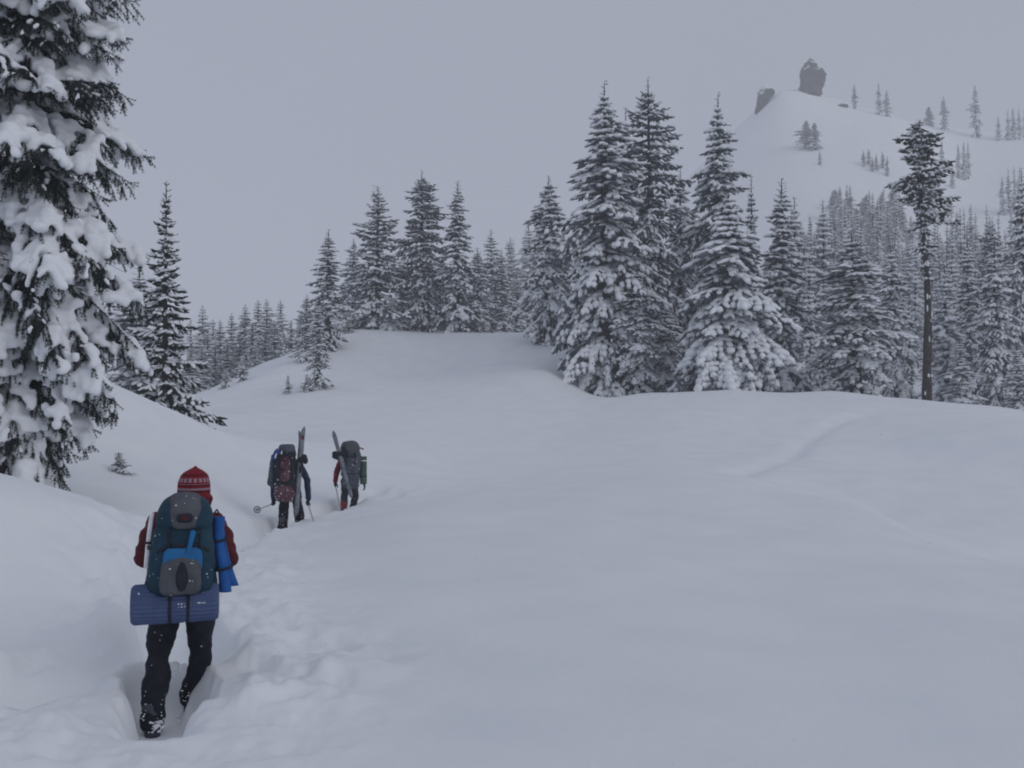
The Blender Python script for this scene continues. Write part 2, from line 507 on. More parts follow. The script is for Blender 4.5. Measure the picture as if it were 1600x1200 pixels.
def fir_arrays(H, R, seed, prof, spacing=0.5, nb=5, step=0.42, snow=0.8, e_low=-0.35, e_top=0.45, droop=0.75, t0=0.02, twig=0.42,
               bend=(0, 0), irregular=0.25, tiplift=0.0, spire=0.04, padth=0.10, skip=0.0, leader=1, sidew=1.0):
    rng = np.random.default_rng(seed)
    P, D, Ln, W, S = [], [], [], [], []     # clumps: place, direction, length, width, snow size
    def clump(p, d, l, w, s):
        P.append(p); D.append(d); Ln.append(l); W.append(w); S.append(s)
    z = H * t0
    k = 0
    branches = []
    while z < H * 0.985:
        t = z / H
        rad = (1 + 0.16 * math.sin(z * 1.9 + seed) + rng.normal(0, 0.07)) * np.interp(t, [q[0] for q in prof], [q[1] for q in prof]) * R
        n = nb if t < 0.8 else max(3, nb - 1)
        off = rng.uniform(0, 6.28)
        for b in range(n):
            if rng.random() < skip:
                continue
            az = off + 6.283 * b / n + rng.normal(0, 0.25)
            L = rad * (1 + rng.uniform(-irregular, irregular * 0.7))
            e0 = e_low + (e_top - e_low) * t ** 1.3 + rng.normal(0, 0.12)
            vn = float(vnoise(np.array([math.cos(az) * 1.25 + seed * 3.1]), np.array([z * 0.42 * 18 / H + math.sin(az) * 1.25]), 5)[0])
            if vn < -0.72 and t < 0.9: continue
            L *= 1 + 0.42 * vn * (1 - 0.5 * t)
            branches.append((z + rng.uniform(-0.9, 0.9) * spacing * (1 - t), az, max(L, 0.12), e0, t))
        z += spacing * (0.6 + 0.5 * (1 - t)) * rng.uniform(0.8, 1.2)
    spines = []
    for (z0, az, L, e0, t) in branches:
        n = max(2, int(round(L / step)))
        ds = L / n
        ctr = np.array([bend[0] * (z0 / H) ** 2, bend[1] * (z0 / H) ** 2, z0])
        p = ctr.copy()
        pts = [p.copy()]
        pitch = e0
        daz = rng.normal(0, 0.25)
        hb = rng.uniform(0.25, 1.55)
        tw = twig * (0.30 + 0.70 * min(1.0, L / (twig * 2.4)))
        for i in range(n):
            s = (i + 1) / n
            pitch_i = e0 - droop * s * (0.6 + 0.4 * (1 - t)) + tiplift * s * s * s
            a = az + daz * s
            dirv = np.array([math.cos(a) * math.cos(pitch_i), math.sin(a) * math.cos(pitch_i), math.sin(pitch_i)])
            # clumps along and to both sides
            if i > 0 or n <= 2:
                for sg in (-1, 1):
                    ls = sidew * (0.42 * L * (1 - 0.72 * s) + tw * 0.6) * rng.uniform(0.75, 1.2)
                    m = max(1, int(round(ls / (twig * 0.9))))
                    aa = a + sg * rng.uniform(0.75, 1.15)
                    q = p.copy()
                    for c in range(m):
                        pp = pitch_i - 0.22 - 0.50 * (c / m) + rng.normal(0, 0.14)
                        dv = np.array([math.cos(aa) * math.cos(pp), math.sin(aa) * math.cos(pp), math.sin(pp)])
                        l = ls / m * 1.35
                        sn = snow * (0.6 + 0.4 * hb) > rng.random()
                        clump(q, dv, l, tw * rng.uniform(0.30, 0.52), (0.45 + 0.45 * rng.random()) * (0.5 + 0.5 * hb) if sn else 0)
                        q = q + dv * ls / m
                        aa -= sg * 0.2
            clump(p, dirv + np.array([0, 0, -0.1]), ds * 1.4, tw * 0.4 * (1 - 0.3 * s), (0.7 + 0.5 * rng.random()) * (0.45 + 0.55 * hb) if rng.random() < snow * (0.6 + 0.4 * hb) else 0)
            if i == n - 1:
                clump(p + dirv * ds * 0.7, dirv, tw * 0.9, tw * 0.28, 0.5 if rng.random() < snow * 0.6 else 0)
            p = p + dirv * ds
            pts.append(p.copy())
        spines.append((pts, L))
    # leader
    for q in range(leader):
        lx = 0 if q == 0 else 0.35
        zz = H * 0.93
        while zz < H * (1 + spire):
            for b in range(2):
                a = rng.uniform(0, 6.28)
                dv = np.array([math.cos(a), math.sin(a), 0.7])
                clump(np.array([bend[0] + lx, bend[1], zz]), dv, (0.20 + 0.25 * (H * (1 + spire) - zz) / (H * 0.1)) * min(1, H / 10), 0.035, 0)
            zz += 0.22
    P, D, Ln, W, S = np.array(P), np.array(D), np.array(Ln), np.array(W), np.array(S)
    x, y, zf = frames(D, rng)
    down = np.array([0, 0, -1.0])
    nv, nf = expand(SPK_V, SPK_F, P, x * Ln[:, None], y * W[:, None] * 1.25, zf * W[:, None] * 1.1)
    # snow
    m = S > 0
    c = P[m] + x[m] * Ln[m, None] * 0.48 + np.array([0, 0, 1.0]) * (W[m] * 0.22 + padth * 0.35)[:, None] + rng.normal(0, 0.02, (m.sum(), 3))
    sv, sf = expand(ICO_V, ICO_F, c, x[m] * (Ln[m] * 0.50 * (0.75 + 0.3 * S[m]))[:, None], y[m] * (W[m] * 0.95 * S[m] ** 0.5)[:, None],
                    zf[m] * (padth * (0.55 + 0.55 * S[m]))[:, None])
    sv = sv + rng.normal(0, padth * 0.13, sv.shape)
    return (nv, nf), (sv, sf), spines

def limbs(spines, r=0.03, keep=1.0, seed=0, minL=0.8):
    """three-sided wood along each branch"""
    V, Fc = [], []
    rg = random.Random(seed)
    for pts, L in spines:
        if L < minL or rg.random() > keep:
            continue
        b = len(V)
        n = len(pts)
        for i, p in enumerate(pts):
            rr = r * (0.35 + 0.25 * L) * (1 - i / n * 0.85)
            for k in range(3):
                a = k * 2.1
                V.append((p[0] + rr * math.cos(a) * 0.7, p[1] + rr * math.sin(a) * 0.7, p[2] + rr * math.sin(a + 1)))
        for i in range(n - 1):
            for k in range(3):
                k2 = (k + 1) % 3
                Fc.append((b + i * 3 + k, b + i * 3 + k2, b + i * 3 + 3 + k2, b + i * 3 + 3 + k))
    return V, Fc

def join_vf(items):
    """[(V, F)] with quads and triangles -> V, [quads, tris]"""
    Vs, Q, T, off = [], [], [], 0
    for V, Fc in items:
        V = np.asarray(V, float).reshape(-1, 3); Fc = np.asarray(Fc, int)
        if len(Fc) == 0:
            continue
        Vs.append(V)
        (Q if Fc.shape[1] == 4 else T).append(Fc + off)
        off += len(V)
    out = []
    if Q: out.append(np.concatenate(Q))
    if T: out.append(np.concatenate(T))
    return np.concatenate(Vs), out

class TreeKind:
    """meshes shared by all trees of one kind; H and R are the size they were built at"""
    def __init__(self, name, H, R, trunk_r, needle_mat, single=False, trunk_kw=None, limb_kw=None, **kw):
        self.H, self.R = H, R
        (nv, nf), (sv, sf), spines = fir_arrays(H, R, kw.pop('seed'), kw.pop('prof'), **kw)
        bend = kw.get('bend', (0, 0))
        tk = trunk_mesh(name, H * (1 + kw.get('spire', 0.04)), trunk_r, bend=bend, **(trunk_kw or {}))
        lb = limbs(spines, **(limb_kw or {}))
        self.R = float(np.percentile(np.hypot(nv[:, 0], nv[:, 1]), 98.5))
        if single:
            V, Fs = join_vf([tk, (nv, nf), (sv, sf)])
            idx = np.concatenate([np.zeros(len(tk[1])), np.full(len(nf), 1), np.full(len(sf), 2)])
            self.parts = [('fir', mesh_np(name, V, Fs, [M_BARK, needle_mat, M_TREESNOW], idx))]
        else:
            V, Fs = join_vf([tk, lb])
            self.parts = [('trunk', mesh_np(name + '_trunk', V, Fs, [M_BARK])),
                          ('crown', mesh_np(name + '_crown', nv, nf, [needle_mat], smooth=False)),
                          ('snow_load', mesh_np(name + '_snow', sv, sf, [M_TREESNOW]))]
        self.single = single
        self.first = True

TREES = []
WIDE = 1.16
def plant(kind, px, d, top_py, width_px, label, group=None, cat='fir tree', rz=None, name='fir_tree', sink=0.25, hpx=None, seedrot=[0]):
    """one tree: photo x, distance, top row and crown width give its size"""
    top = unproject(px, top_py, d)
    g = gz(top.x, d)
    if hpx: top.z = g + hpx / F * d
    H = top.z - g + sink
    R = width_px / 2 / F * d * ((0.86 if d > 290 else 0.92 if d > 205 else 1.08) if kind.single else WIDE)
    seedrot[0] += 1
    rz = rz if rz is not None else (seedrot[0] * 2.399) % 6.283
    tx, ty = 0.014 * math.sin(seedrot[0] * 5.1), 0.014 * math.sin(seedrot[0] * 3.7 + 1)
    sz, sx = H / (kind.H * 1.03), R / kind.R
    if kind.single:
        o = link(name, kind.parts[0][1])
        o.location = (top.x, d, g - sink); o.rotation_euler = (tx, ty, rz); o.scale = (sx, sx, sz)
    else:
        o = empty(name, (top.x - ty * H * 0.5, d, g - sink), rz)
        o.rotation_euler = (tx, ty, rz)
        o.scale = (sx, sx, sz)
        for pn, me in kind.parts:
            c = link(pn, me, o)
            if pn == 'snow_load':
                c['label'] = 'snow lying on the branches'; c['kind'] = 'stuff'
    tag(o, label, cat, group)
    TREES.append((px, d, top_py, width_px, H))
    return o

CONE = [(0, 0.9), (0.12, 1.0), (0.5, 0.62), (0.85, 0.2), (1, 0.03)]
SLIM = [(0, 0.85), (0.2, 1.0), (0.6, 0.72), (0.85, 0.38), (0.95, 0.14), (1, 0.03)]
COLUMN = [(0, 0.8), (0.25, 1.0), (0.7, 0.85), (0.88, 0.62), (0.97, 0.35), (1, 0.08)]

# ------------------------------------------------------------------ rock towers on the hill
M_ROCK = material('rock', (0.030, 0.026, 0.026), 0.95, noise=(0.35, (0.085, 0.078, 0.075), 0.35, 0.7), bump=(0.9, 1.0, 0.5))
M_ROCKSNOW = material('snow_plastered_rock', (0.8, 0.82, 0.85), 0.9)
def rock(outline, d, depth_f, label, seed, name='rock_tower', snowy=0.90):
    """outline: list of (photo row, left x, right x); depth from its width; uneven faceted sides"""
    rng = np.random.default_rng(seed)
    n = 30
    V, Fc = [], []
    rows = []
    m = 26
    pys = np.linspace(outline[0][0], outline[-1][0], m)
    for py in pys:
        l = np.interp(py, [o[0] for o in outline], [o[1] for o in outline])
        r = np.interp(py, [o[0] for o in outline], [o[2] for o in outline])
        a, b = unproject(l, py, d), unproject(r, py, d)
        rows.append(((a + b) / 2, (b - a).length / 2))
    base = rows[-1][0]
    lum = rng.uniform(0.86, 1.1, n)
    for ctr, hw in rows:
        for k in range(n):
            an = 2 * math.pi * k / n
            cx_, sy_ = math.cos(an), math.sin(an)
            e = 0.9
            q = (1 + 0.16 * vnoise(np.array([k * 0.9]), np.array([ctr.z * 0.35]), seed)[0] + 0.10 * vnoise(np.array([k * 0.35 + 9]), np.array([ctr.z * 0.9]), seed + 4)[0]) * rng.uniform(0.95, 1.05)
            x = math.copysign(abs(cx_) ** e, cx_) * hw * (q if abs(cx_) < 0.97 else 1 + (q - 1) * 0.5)
            y = math.copysign(abs(sy_) ** e, sy_) * hw * depth_f * q
            V.append((ctr.x - base.x + x, y, ctr.z - base.z + rng.uniform(-0.25, 0.25) * hw * 0.15))
    for i in range(m - 1):
        for k in range(n):
            k2 = (k + 1) % n
            Fc.append((i * n + k, (i + 1) * n + k, (i + 1) * n + k2, i * n + k2))
    V.append((rows[0][0].x - base.x, 0, rows[0][0].z - base.z + 0.3)); top = len(V) - 1
    V = np.array(V)
    T = [(top, k, (k + 1) % n) for k in range(n)]
    m_ = M_ROCK.copy(); m_.name = name + '_stone'
    nn, ll = m_.node_tree.nodes, m_.node_tree.links
    bs = nn['Principled BSDF']
    src = bs.inputs['Base Color'].links[0].from_socket
    geo = nn.new('ShaderNodeNewGeometry'); sep = nn.new('ShaderNodeSeparateXYZ')
    nz_ = nn.new('ShaderNodeTexNoise'); nz_.inputs['Scale'].default_value = 0.28; nz_.inputs['Detail'].default_value = 5
    t_ = nn.new('ShaderNodeTexCoord'); ad = nn.new('ShaderNodeMath'); ad.operation = 'ADD'
    rp = nn.new('ShaderNodeValToRGB'); rp.color_ramp.elements[0].position = snowy; rp.color_ramp.elements[1].position = snowy + 0.12
    mx = nn.new('ShaderNodeMixRGB'); mx.inputs[2].default_value = (0.82, 0.84, 0.87, 1)
    ll.new(geo.outputs['Normal'], sep.inputs[0]); ll.new(t_.outputs['Object'], nz_.inputs['Vector'])
    ll.new(sep.outputs['Z'], ad.inputs[0]); ll.new(nz_.outputs['Fac'], ad.inputs[1])
    sc2 = nn.new('ShaderNodeMath'); sc2.operation = 'MULTIPLY'; sc2.inputs[1].default_value = 0.9
    ll.new(ad.outputs[0], sc2.inputs[0]); ll.new(sc2.outputs[0], rp.inputs[0])
    ll.new(rp.outputs['Color'], mx.inputs[0]); ll.new(src, mx.inputs[1]); ll.new(mx.outputs[0], bs.inputs['Base Color'])
    o = link(name, mesh_np(name, V, [np.array(Fc), np.array(T)], [m_], smooth=False), loc=base)
    tag(o, label, 'rock')
    return o
rock([(90, 1264, 1267), (97, 1259, 1273), (104, 1255, 1279), (118, 1250, 1289), (132, 1251, 1286), (143, 1250, 1282), (150, 1247, 1283)], 388, 0.8,
     'tall dark rock tower with a pointed top on the hill summit', 1)
rock([(134, 1190, 1200), (140, 1187, 1209), (147, 1185, 1210), (156, 1183, 1203), (166, 1181, 1196), (178, 1179, 1184)], 384, 0.9,
     'smaller snow-plastered rock pinnacle on the left shoulder of the hill', 2, snowy=0.66)
rock([(161, 1313, 1319), (165, 1309, 1325), (172, 1312, 1323)], 372, 0.8, 'small dark boulder in the snow right of the rock tower', 3, name='boulder')

# ------------------------------------------------------------------ trees, kind by kind
K_OPEN = TreeKind('open_fir', 9.0, 1.5, 0.13, M_NEEDLE, seed=5, prof=[(0, .8), (.1, 1), (.5, .62), (.8, .34), (.93, .16), (1, .04)], spacing=0.36, nb=5, step=0.26,
                  snow=0.60, e_low=-0.25, e_top=0.25, droop=0.42, twig=0.27, irregular=0.35, tiplift=0.35, spire=0.05, padth=0.055, leader=1)
K_A = TreeKind('fir_a', 20.0, 2.9, 0.32, M_NEEDLE_HAZED, seed=11, prof=[(0, .75), (.1, 1), (.35, .95), (.6, .7), (.85, .35), (.95, .14), (1, .03)], spacing=0.62, nb=6, step=0.5,
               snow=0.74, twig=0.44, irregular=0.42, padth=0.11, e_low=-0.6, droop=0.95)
K_B = TreeKind('fir_b', 20.0, 2.6, 0.34, M_NEEDLE_HAZED, seed=12, prof=[(0, .8), (.1, 1), (.45, .95), (.75, .75), (.9, .55), (.97, .3), (1, .06)], spacing=0.62, nb=6, step=0.46,
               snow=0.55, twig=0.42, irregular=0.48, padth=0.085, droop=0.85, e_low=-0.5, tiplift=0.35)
K_C = TreeKind('fir_c', 17.0, 2.3, 0.28, M_NEEDLE_HAZED, seed=13, prof=[(0, .8), (.15, 1), (.4, .9), (.65, .6), (.8, .5), (.92, .3), (1, .04)], spacing=0.6, nb=6, step=0.44,
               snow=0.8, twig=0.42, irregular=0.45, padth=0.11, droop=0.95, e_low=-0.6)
K_D = TreeKind('fir_d', 13.0, 3.4, 0.30, M_NEEDLE_HAZED, seed=14, prof=[(0, 1), (.1, 1), (.3, .85), (.6, .48), (.85, .2), (1, .03)], spacing=0.5, nb=6, step=0.5,
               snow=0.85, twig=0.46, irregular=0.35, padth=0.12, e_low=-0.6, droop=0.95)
K_E = TreeKind('fir_e', 14.0, 1.6, 0.22, M_NEEDLE_HAZED, seed=15, prof=[(0, .8), (.15, 1), (.5, .8), (.75, .5), (.9, .22), (1, .04)], spacing=0.5, nb=5, step=0.38,
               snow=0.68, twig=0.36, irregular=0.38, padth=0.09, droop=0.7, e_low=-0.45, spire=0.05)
K_F = TreeKind('fir_f', 13.0, 2.4, 0.24, M_NEEDLE_HAZED, seed=16, prof=[(0, .75), (.1, 1), (.45, .8), (.62, .62), (.8, .4), (.93, .18), (1, .05)], spacing=0.5, nb=5, step=0.42,
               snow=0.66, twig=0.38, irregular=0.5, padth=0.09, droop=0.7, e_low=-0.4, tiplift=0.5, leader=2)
K_G = TreeKind('fir_g', 12.0, 1.5, 0.2, M_FROSTED_HAZED, seed=17, prof=SLIM, spacing=0.5, nb=5, step=0.4, snow=0.7, twig=0.38, irregular=0.3, padth=0.09)
K_H = TreeKind('fir_h', 12.0, 1.9, 0.2, M_FROSTED_HAZED, seed=18, prof=CONE, spacing=0.5, nb=5, step=0.45, snow=0.75, twig=0.42, irregular=0.4, padth=0.10, e_low=-0.5)
K_SAP = TreeKind('sapling', 3.0, 0.55, 0.05, M_NEEDLE, seed=19, prof=CONE, spacing=0.26, nb=5, step=0.2, snow=0.75, twig=0.2, padth=0.05, irregular=0.4)
FAR = [TreeKind('far_a', 14.0, 1.5, 0.2, M_FROSTED_HAZED, single=True, seed=21, prof=[(0, .9), (.2, 1), (.5, .66), (.75, .36), (.9, .14), (1, .02)], spacing=0.8, nb=5, step=0.7, snow=0.75, twig=0.6, irregular=0.5, e_low=-0.5, droop=0.9, padth=0.13),
       TreeKind('far_b', 14.0, 1.9, 0.2, M_FROSTED_HAZED, single=True, seed=22, prof=CONE, spacing=0.8, nb=5, step=0.75, snow=0.7, twig=0.65, irregular=0.55, e_low=-0.6, droop=0.9, padth=0.13),
       TreeKind('far_c', 14.0, 1.6, 0.2, M_FROSTED_HAZED, single=True, seed=23, prof=[(0, .8), (.25, 1), (.6, .72), (.8, .42), (.93, .16), (1, .03)], spacing=0.8, nb=5, step=0.7, snow=0.7, twig=0.6, irregular=0.6, e_low=-0.4, padth=0.14),
       TreeKind('far_d', 14.0, 1.4, 0.2, M_FROSTED_HAZED, single=True, seed=24, prof=[(0, .9), (.3, 1), (.6, .6), (.8, .28), (.9, .12), (1, .02)], spacing=0.85, nb=4, step=0.7, snow=0.6, twig=0.6, irregular=0.5, e_low=-0.5, padth=0.12, skip=0.15)]

# -- left, behind the near ridge
plant(K_OPEN, 259, 36, 292, 134, 'slender dark fir with a long bare spire standing behind the left snow ridge')
plant(K_G, 218, 50, 420, 105, 'hazy snowy fir squeezed between the huge left fir and the spired fir')
# -- the knoll
GK = 'firs growing on the knoll'
plant(K_E, 513, 78, 362, 62, 'pointed fir at the left edge of the knoll above the narrow lower fir', GK)
plant(K_E, 497, 61, 470, 44, 'narrow shaggy fir standing below the knoll on its left slope', GK)
plant(K_F, 479, 74, 462, 46, 'short bushy fir on the left slope just above the narrow shaggy one', GK)
plant(K_G, 553, 91, 374, 42, 'thin pointed fir between the pointed left fir and the double-topped fir', GK)
plant(K_F, 592, 88, 294, 96, 'dark double-topped fir on the knoll', GK)
plant(K_B, 660, 89, 270, 92, 'tall broad-headed fir in the middle of the knoll', GK)
plant(K_E, 715, 88, 286, 64, 'fir with a very long thin spire on the knoll', GK)
plant(K_C, 632, 92, 400, 62, 'lower snowy fir tucked between the double-topped and the broad-headed firs', GK)
plant(K_C, 690, 95, 400, 60, 'lower snowy fir filling the gap left of the long-spired fir', GK)
plant(K_G, 748, 90, 388, 50, 'pale small fir right of the long-spired fir on the knoll', GK)
plant(K_G, 768, 108, 360, 50, 'hazy pointed fir behind the right end of the knoll', GK)
plant(K_E, 783, 96, 392, 44, 'darker short fir at the right end of the knoll', GK)
plant(K_G, 808, 105, 430, 46, 'pale low fir beside the gap at the right end of the knoll', GK)
plant(K_H, 730, 94, 440, 60, 'low snow-covered fir at the foot of the long-spired fir', GK)
plant(K_H, 762, 95, 452, 54, 'lowest snow-covered fir at the right end of the knoll', GK)
plant(K_D, 612, 87, 462, 44, 'drooping snow-laden young fir before the broad-headed fir', GK)
plant(K_H, 540, 92, 440, 50, 'low fir at the left end of the knoll top', GK)
plant(K_H, 570, 90, 430, 60, 'low fir under the left side of the double-topped fir', GK)
plant(K_H, 826, 190, 352, 70, 'very faint broad fir on the hazy ridge left of the main cluster')
plant(K_H, 800, 200, 372, 60, 'very faint fir at the left end of the hazy ridge')
# -- the main cluster
GM = 'tall firs of the main cluster'
plant(K_C, 853, 78, 276, 92, 'leftmost fir of the main cluster with a stubby top', GM)
plant(K_D, 880, 80, 355, 60, 'fir half hidden between the leftmost and the tallest spired fir', GM)
plant(K_A, 940, 64, 130, 150, 'tallest spired fir of the main cluster, reaching down to the snow crest', GM)
plant(K_H, 905, 72, 430, 70, 'snowy skirt fir at the left foot of the tallest spired fir', GM)
plant(K_B, 1018, 69, 126, 122, 'tall dark dense-topped fir in the middle of the main cluster', GM)
plant(K_E, 968, 70, 175, 62, 'slender fir top showing just right of the tallest spired fir', GM)
plant(K_C, 1062, 74, 265, 80, 'fir filling the gap right of the dense-topped fir', GM)
plant(K_A, 1112, 70, 150, 112, 'tall fir with a knobby tip at the right of the main cluster', GM)
plant(K_D, 1140, 60, 300, 178, 'wide snow-draped fir with long sagging boughs at the right foot of the cluster', GM)
plant(K_D, 1040, 66, 470, 90, 'low dark fir under the middle of the main cluster', GM)
plant(K_C, 992, 63, 420, 90, 'snow-caked fir at the foot between the two tallest firs', GM)
plant(K_E, 1172, 82, 282, 50, 'thin fir top behind the right shoulder of the main cluster', GM)
# -- right of the cluster
GR = 'firs right of the main cluster'
plant(K_E, 1213, 68, 286, 92, 'slim pointed fir standing alone right of the main cluster', GR)
plant(K_C, 1335, 64, 368, 142, 'broad bushy snow-covered fir in the middle of the right-hand wood', GR)
plant(K_G, 1240, 98, 310, 60, 'hazy fir just right of the slim pointed fir', GR)
plant(K_G, 1283, 100, 315, 54, 'hazy pointed fir left of the broad bushy fir', GR)
plant(K_H, 1262, 84, 400, 70, 'dark lower fir between the slim fir and the broad bushy fir', GR)
plant(K_G, 1298, 92, 395, 60, 'snowy fir close behind the left side of the broad bushy fir', GR)
plant(K_C, 1398, 84, 385, 78, 'snowy fir left of the tall bare-trunked tree', GR)
plant(K_H, 1475, 78, 415, 84, 'snowy fir right of the tall bare-trunked tree', GR)
plant(K_E, 1512, 86, 372, 66, 'slim fir second to the right of the bare trunk', GR)
plant(K_C, 1550, 74, 380, 84, 'dense fir near the right edge of the picture', GR)
plant(K_A, 1594, 80, 270, 84, 'tall fir cut by the right edge of the picture', GR)
plant(K_B, 1555, 96, 340, 62, 'dark fir rising behind the dense one near the right edge', GR)
plant(K_H, 1500, 70, 530, 70, 'short snow-caked fir low in the wood right of the bare trunk', GR)
plant(K_H, 1590, 66, 540, 64, 'short snow-caked fir at the foot of the right edge', GR)

# -- random wood behind the crest on the right, and the band climbing the hill
rw = random.Random(8)
for i in range(84):
    px = rw.uniform(1195, 1640); d = rw.uniform(92, 160)
    base = gz(*unproject(px, 600, d).xy)
    Hh = rw.uniform(9.0, 15.5)
    py_top = 660 - (base + Hh - EYE) / d * F
    if py_top < 330: py_top = 330 + rw.uniform(0, 60)
    plant(FAR[rw.randrange(4)], px, d, py_top, rw.uniform(0.19, 0.30) * Hh * F / d, 'grey hazy fir in the crowded wood behind the right-hand snow crest',
          'crowded wood behind the right-hand crest')
for (a, b, lo, hi, n, d0, d1) in ((1290, 1405, 286, 350, 52, 205, 262), (1400, 1500, 300, 350, 6, 225, 260), (1220, 1345, 312, 372, 40, 165, 215), (1500, 1600, 318, 400, 24, 160, 205),
                                  (1395, 1500, 335, 410, 26, 160, 200)):
    for i in range(n):
        px = a + (b - a) * (i + rw.uniform(0, 1)) / n
        d = rw.uniform(d0, d1)
        plant(FAR[(0, 3, 0, 1)[rw.randrange(4)]], px, d, rw.uniform(lo, hi), rw.uniform(17, 30), 'small grey fir in the band of trees climbing the hill', 'band of firs climbing the hill')

# -- single trees and clumps on the hill
ORD = ['leftmost', 'second from left', 'third from left', 'fourth from left', 'fifth from left', 'sixth from left']
def hill(px, d, top, w, label, group=None, k=0):
    plant(FAR[k], px, d, top, w, label, group, name='fir_tree', sink=0.5)
hill(1259, 318, 188, 38, 'lone crooked snow-plastered tree on the open hill below the rock tower', k=2)
hill(1272, 316, 192, 32, 'second stem of the lone clump below the rock tower', k=1)
hill(1281, 300, 236, 12, 'tiny sapling at the right foot of the lone clump', k=3)
hill(1335, 374, 131, 18, 'small faint tree on the summit line just right of the rock tower', k=3)
hill(1373, 372, 129, 18, 'left one of two faint trees on the summit line', k=0)
hill(1385, 371, 141, 18, 'right one of two faint trees on the summit line', k=2)
hill(1451, 374, 167, 26, 'very faint wide tree on the skyline behind the bare-trunked tree', k=1)
hill(1475, 370, 150, 22, 'faint bushy tree on the skyline right of the bare-trunked tree', k=2)
hill(1524, 362, 132, 26, 'tall columnar tree alone on the skyline at the right', k=2)
for q, (px, top) in enumerate(((1560, 182), (1574, 172), (1583, 168), (1592, 170), (1602, 166))):
    hill(px, 356, top, 15, ORD[q] + ' in the faint skyline clump of firs at the right edge', 'skyline clump at the right edge', k=px % 2)
for q, (px, top, d) in enumerate(sorted(((1349, 234, 300), (1357, 232, 302), (1369, 240, 298), (1379, 236, 300), (1363, 246, 296), (1386, 244, 294)))):
    hill(px, d, top, 14, ORD[q] + ' in the small hillside clump left of the bare-trunked tree', 'small clump left of the bare-trunked tree', k=px % 2 * 3)
for q, (px, top, d) in enumerate(sorted(((1471, 218, 310), (1497, 225, 312), (1505, 222, 312), (1512, 222, 314), (1460, 262, 290), (1488, 262, 296)))):
    hill(px, d, top, 15, ORD[q] + ' of the scattered hillside firs right of the bare-trunked tree', 'scattered hillside firs', k=px % 2)
for q, (px, top, d) in enumerate(sorted(((1565, 276, 262), (1575, 262, 265), (1584, 260, 264), (1592, 262, 262)))):
    hill(px, d, top, 17, ORD[q] + ' in the isolated fir clump on the open right slope', 'isolated clump on the right slope', k=px % 4)

# -- the hazy valley wood on the left
GV = 'hazy wood left of the knoll'
_valley = ((318, 120, 478, 40), (333, 118, 500, 34), (346, 105, 500, 34), (362, 122, 490, 34), (382, 125, 476, 40), (405, 122, 470, 34), (418, 124, 468, 34), (440, 122, 470, 36),
                      (455, 112, 500, 30), (468, 104, 492, 30), (395, 108, 505, 36), (430, 108, 500, 34), (355, 98, 535, 36), (375, 100, 530, 36), (335, 92, 545, 40), (315, 84, 545, 42),
                      (300, 76, 540, 42), (415, 104, 520, 34), (300, 110, 500, 40), (280, 100, 500, 40), (225, 84, 520, 60), (200, 70, 510, 60), (325, 100, 520, 36), (345, 86, 570, 30))
_names = ['leftmost', 'second', 'third', 'fourth', 'fifth', 'sixth', 'seventh', 'eighth', 'ninth', 'tenth', 'eleventh', 'twelfth']
for row, lo_, hi_ in (('far', 111, 999), ('middle', 97, 111), ('front', 0, 97)):
  for q, (px, d, top, w) in enumerate(sorted(v for v in _valley if lo_ <= v[1] < hi_)):
    plant(FAR[int(px) % 4], px, d, top, w * 1.3, _names[q] + ' fir in the ' + row + ' row of the hazy left-hand wood', GV)
# young trees sticking out of the snow
plant(K_SAP, 450, 60, 583, 15, 'tiny lone fir sapling on the slope left of the narrow shaggy fir', cat='sapling', name='sapling', hpx=29, sink=0.05)
plant(K_SAP, 480, 60, 583, 20, 'fir sapling touching the foot of the narrow shaggy fir', cat='sapling', name='sapling', hpx=27, sink=0.05)
plant(K_SAP, 379, 72, 585, 22, 'lowest of the young firs at the edge of the hazy wood', cat='sapling', name='sapling', hpx=40, sink=0.05)
plant(K_SAP, 352, 70, 590, 20, 'leftmost young fir poking up behind the left snow ridge', cat='sapling', name='sapling', hpx=30, sink=0.05)
plant(K_SAP, 398, 86, 560, 22, 'young fir on the slope at the right edge of the hazy wood', cat='sapling', name='sapling', hpx=30, sink=0.05)
plant(K_SAP, 545, 84, 510, 22, 'stunted bent sapling at the left rim of the knoll', cat='sapling', name='sapling', hpx=24, sink=0.05)
plant(K_SAP, 186, 17.5, 704, 38, 'small buried sapling under snow beside the huge left fir', cat='sapling', name='sapling', hpx=30, sink=0.1)
plant(K_SAP, 303, 26, 642, 20, 'tip of a buried sapling on the left ridge line', cat='sapling', name='sapling', hpx=12, sink=0.1)

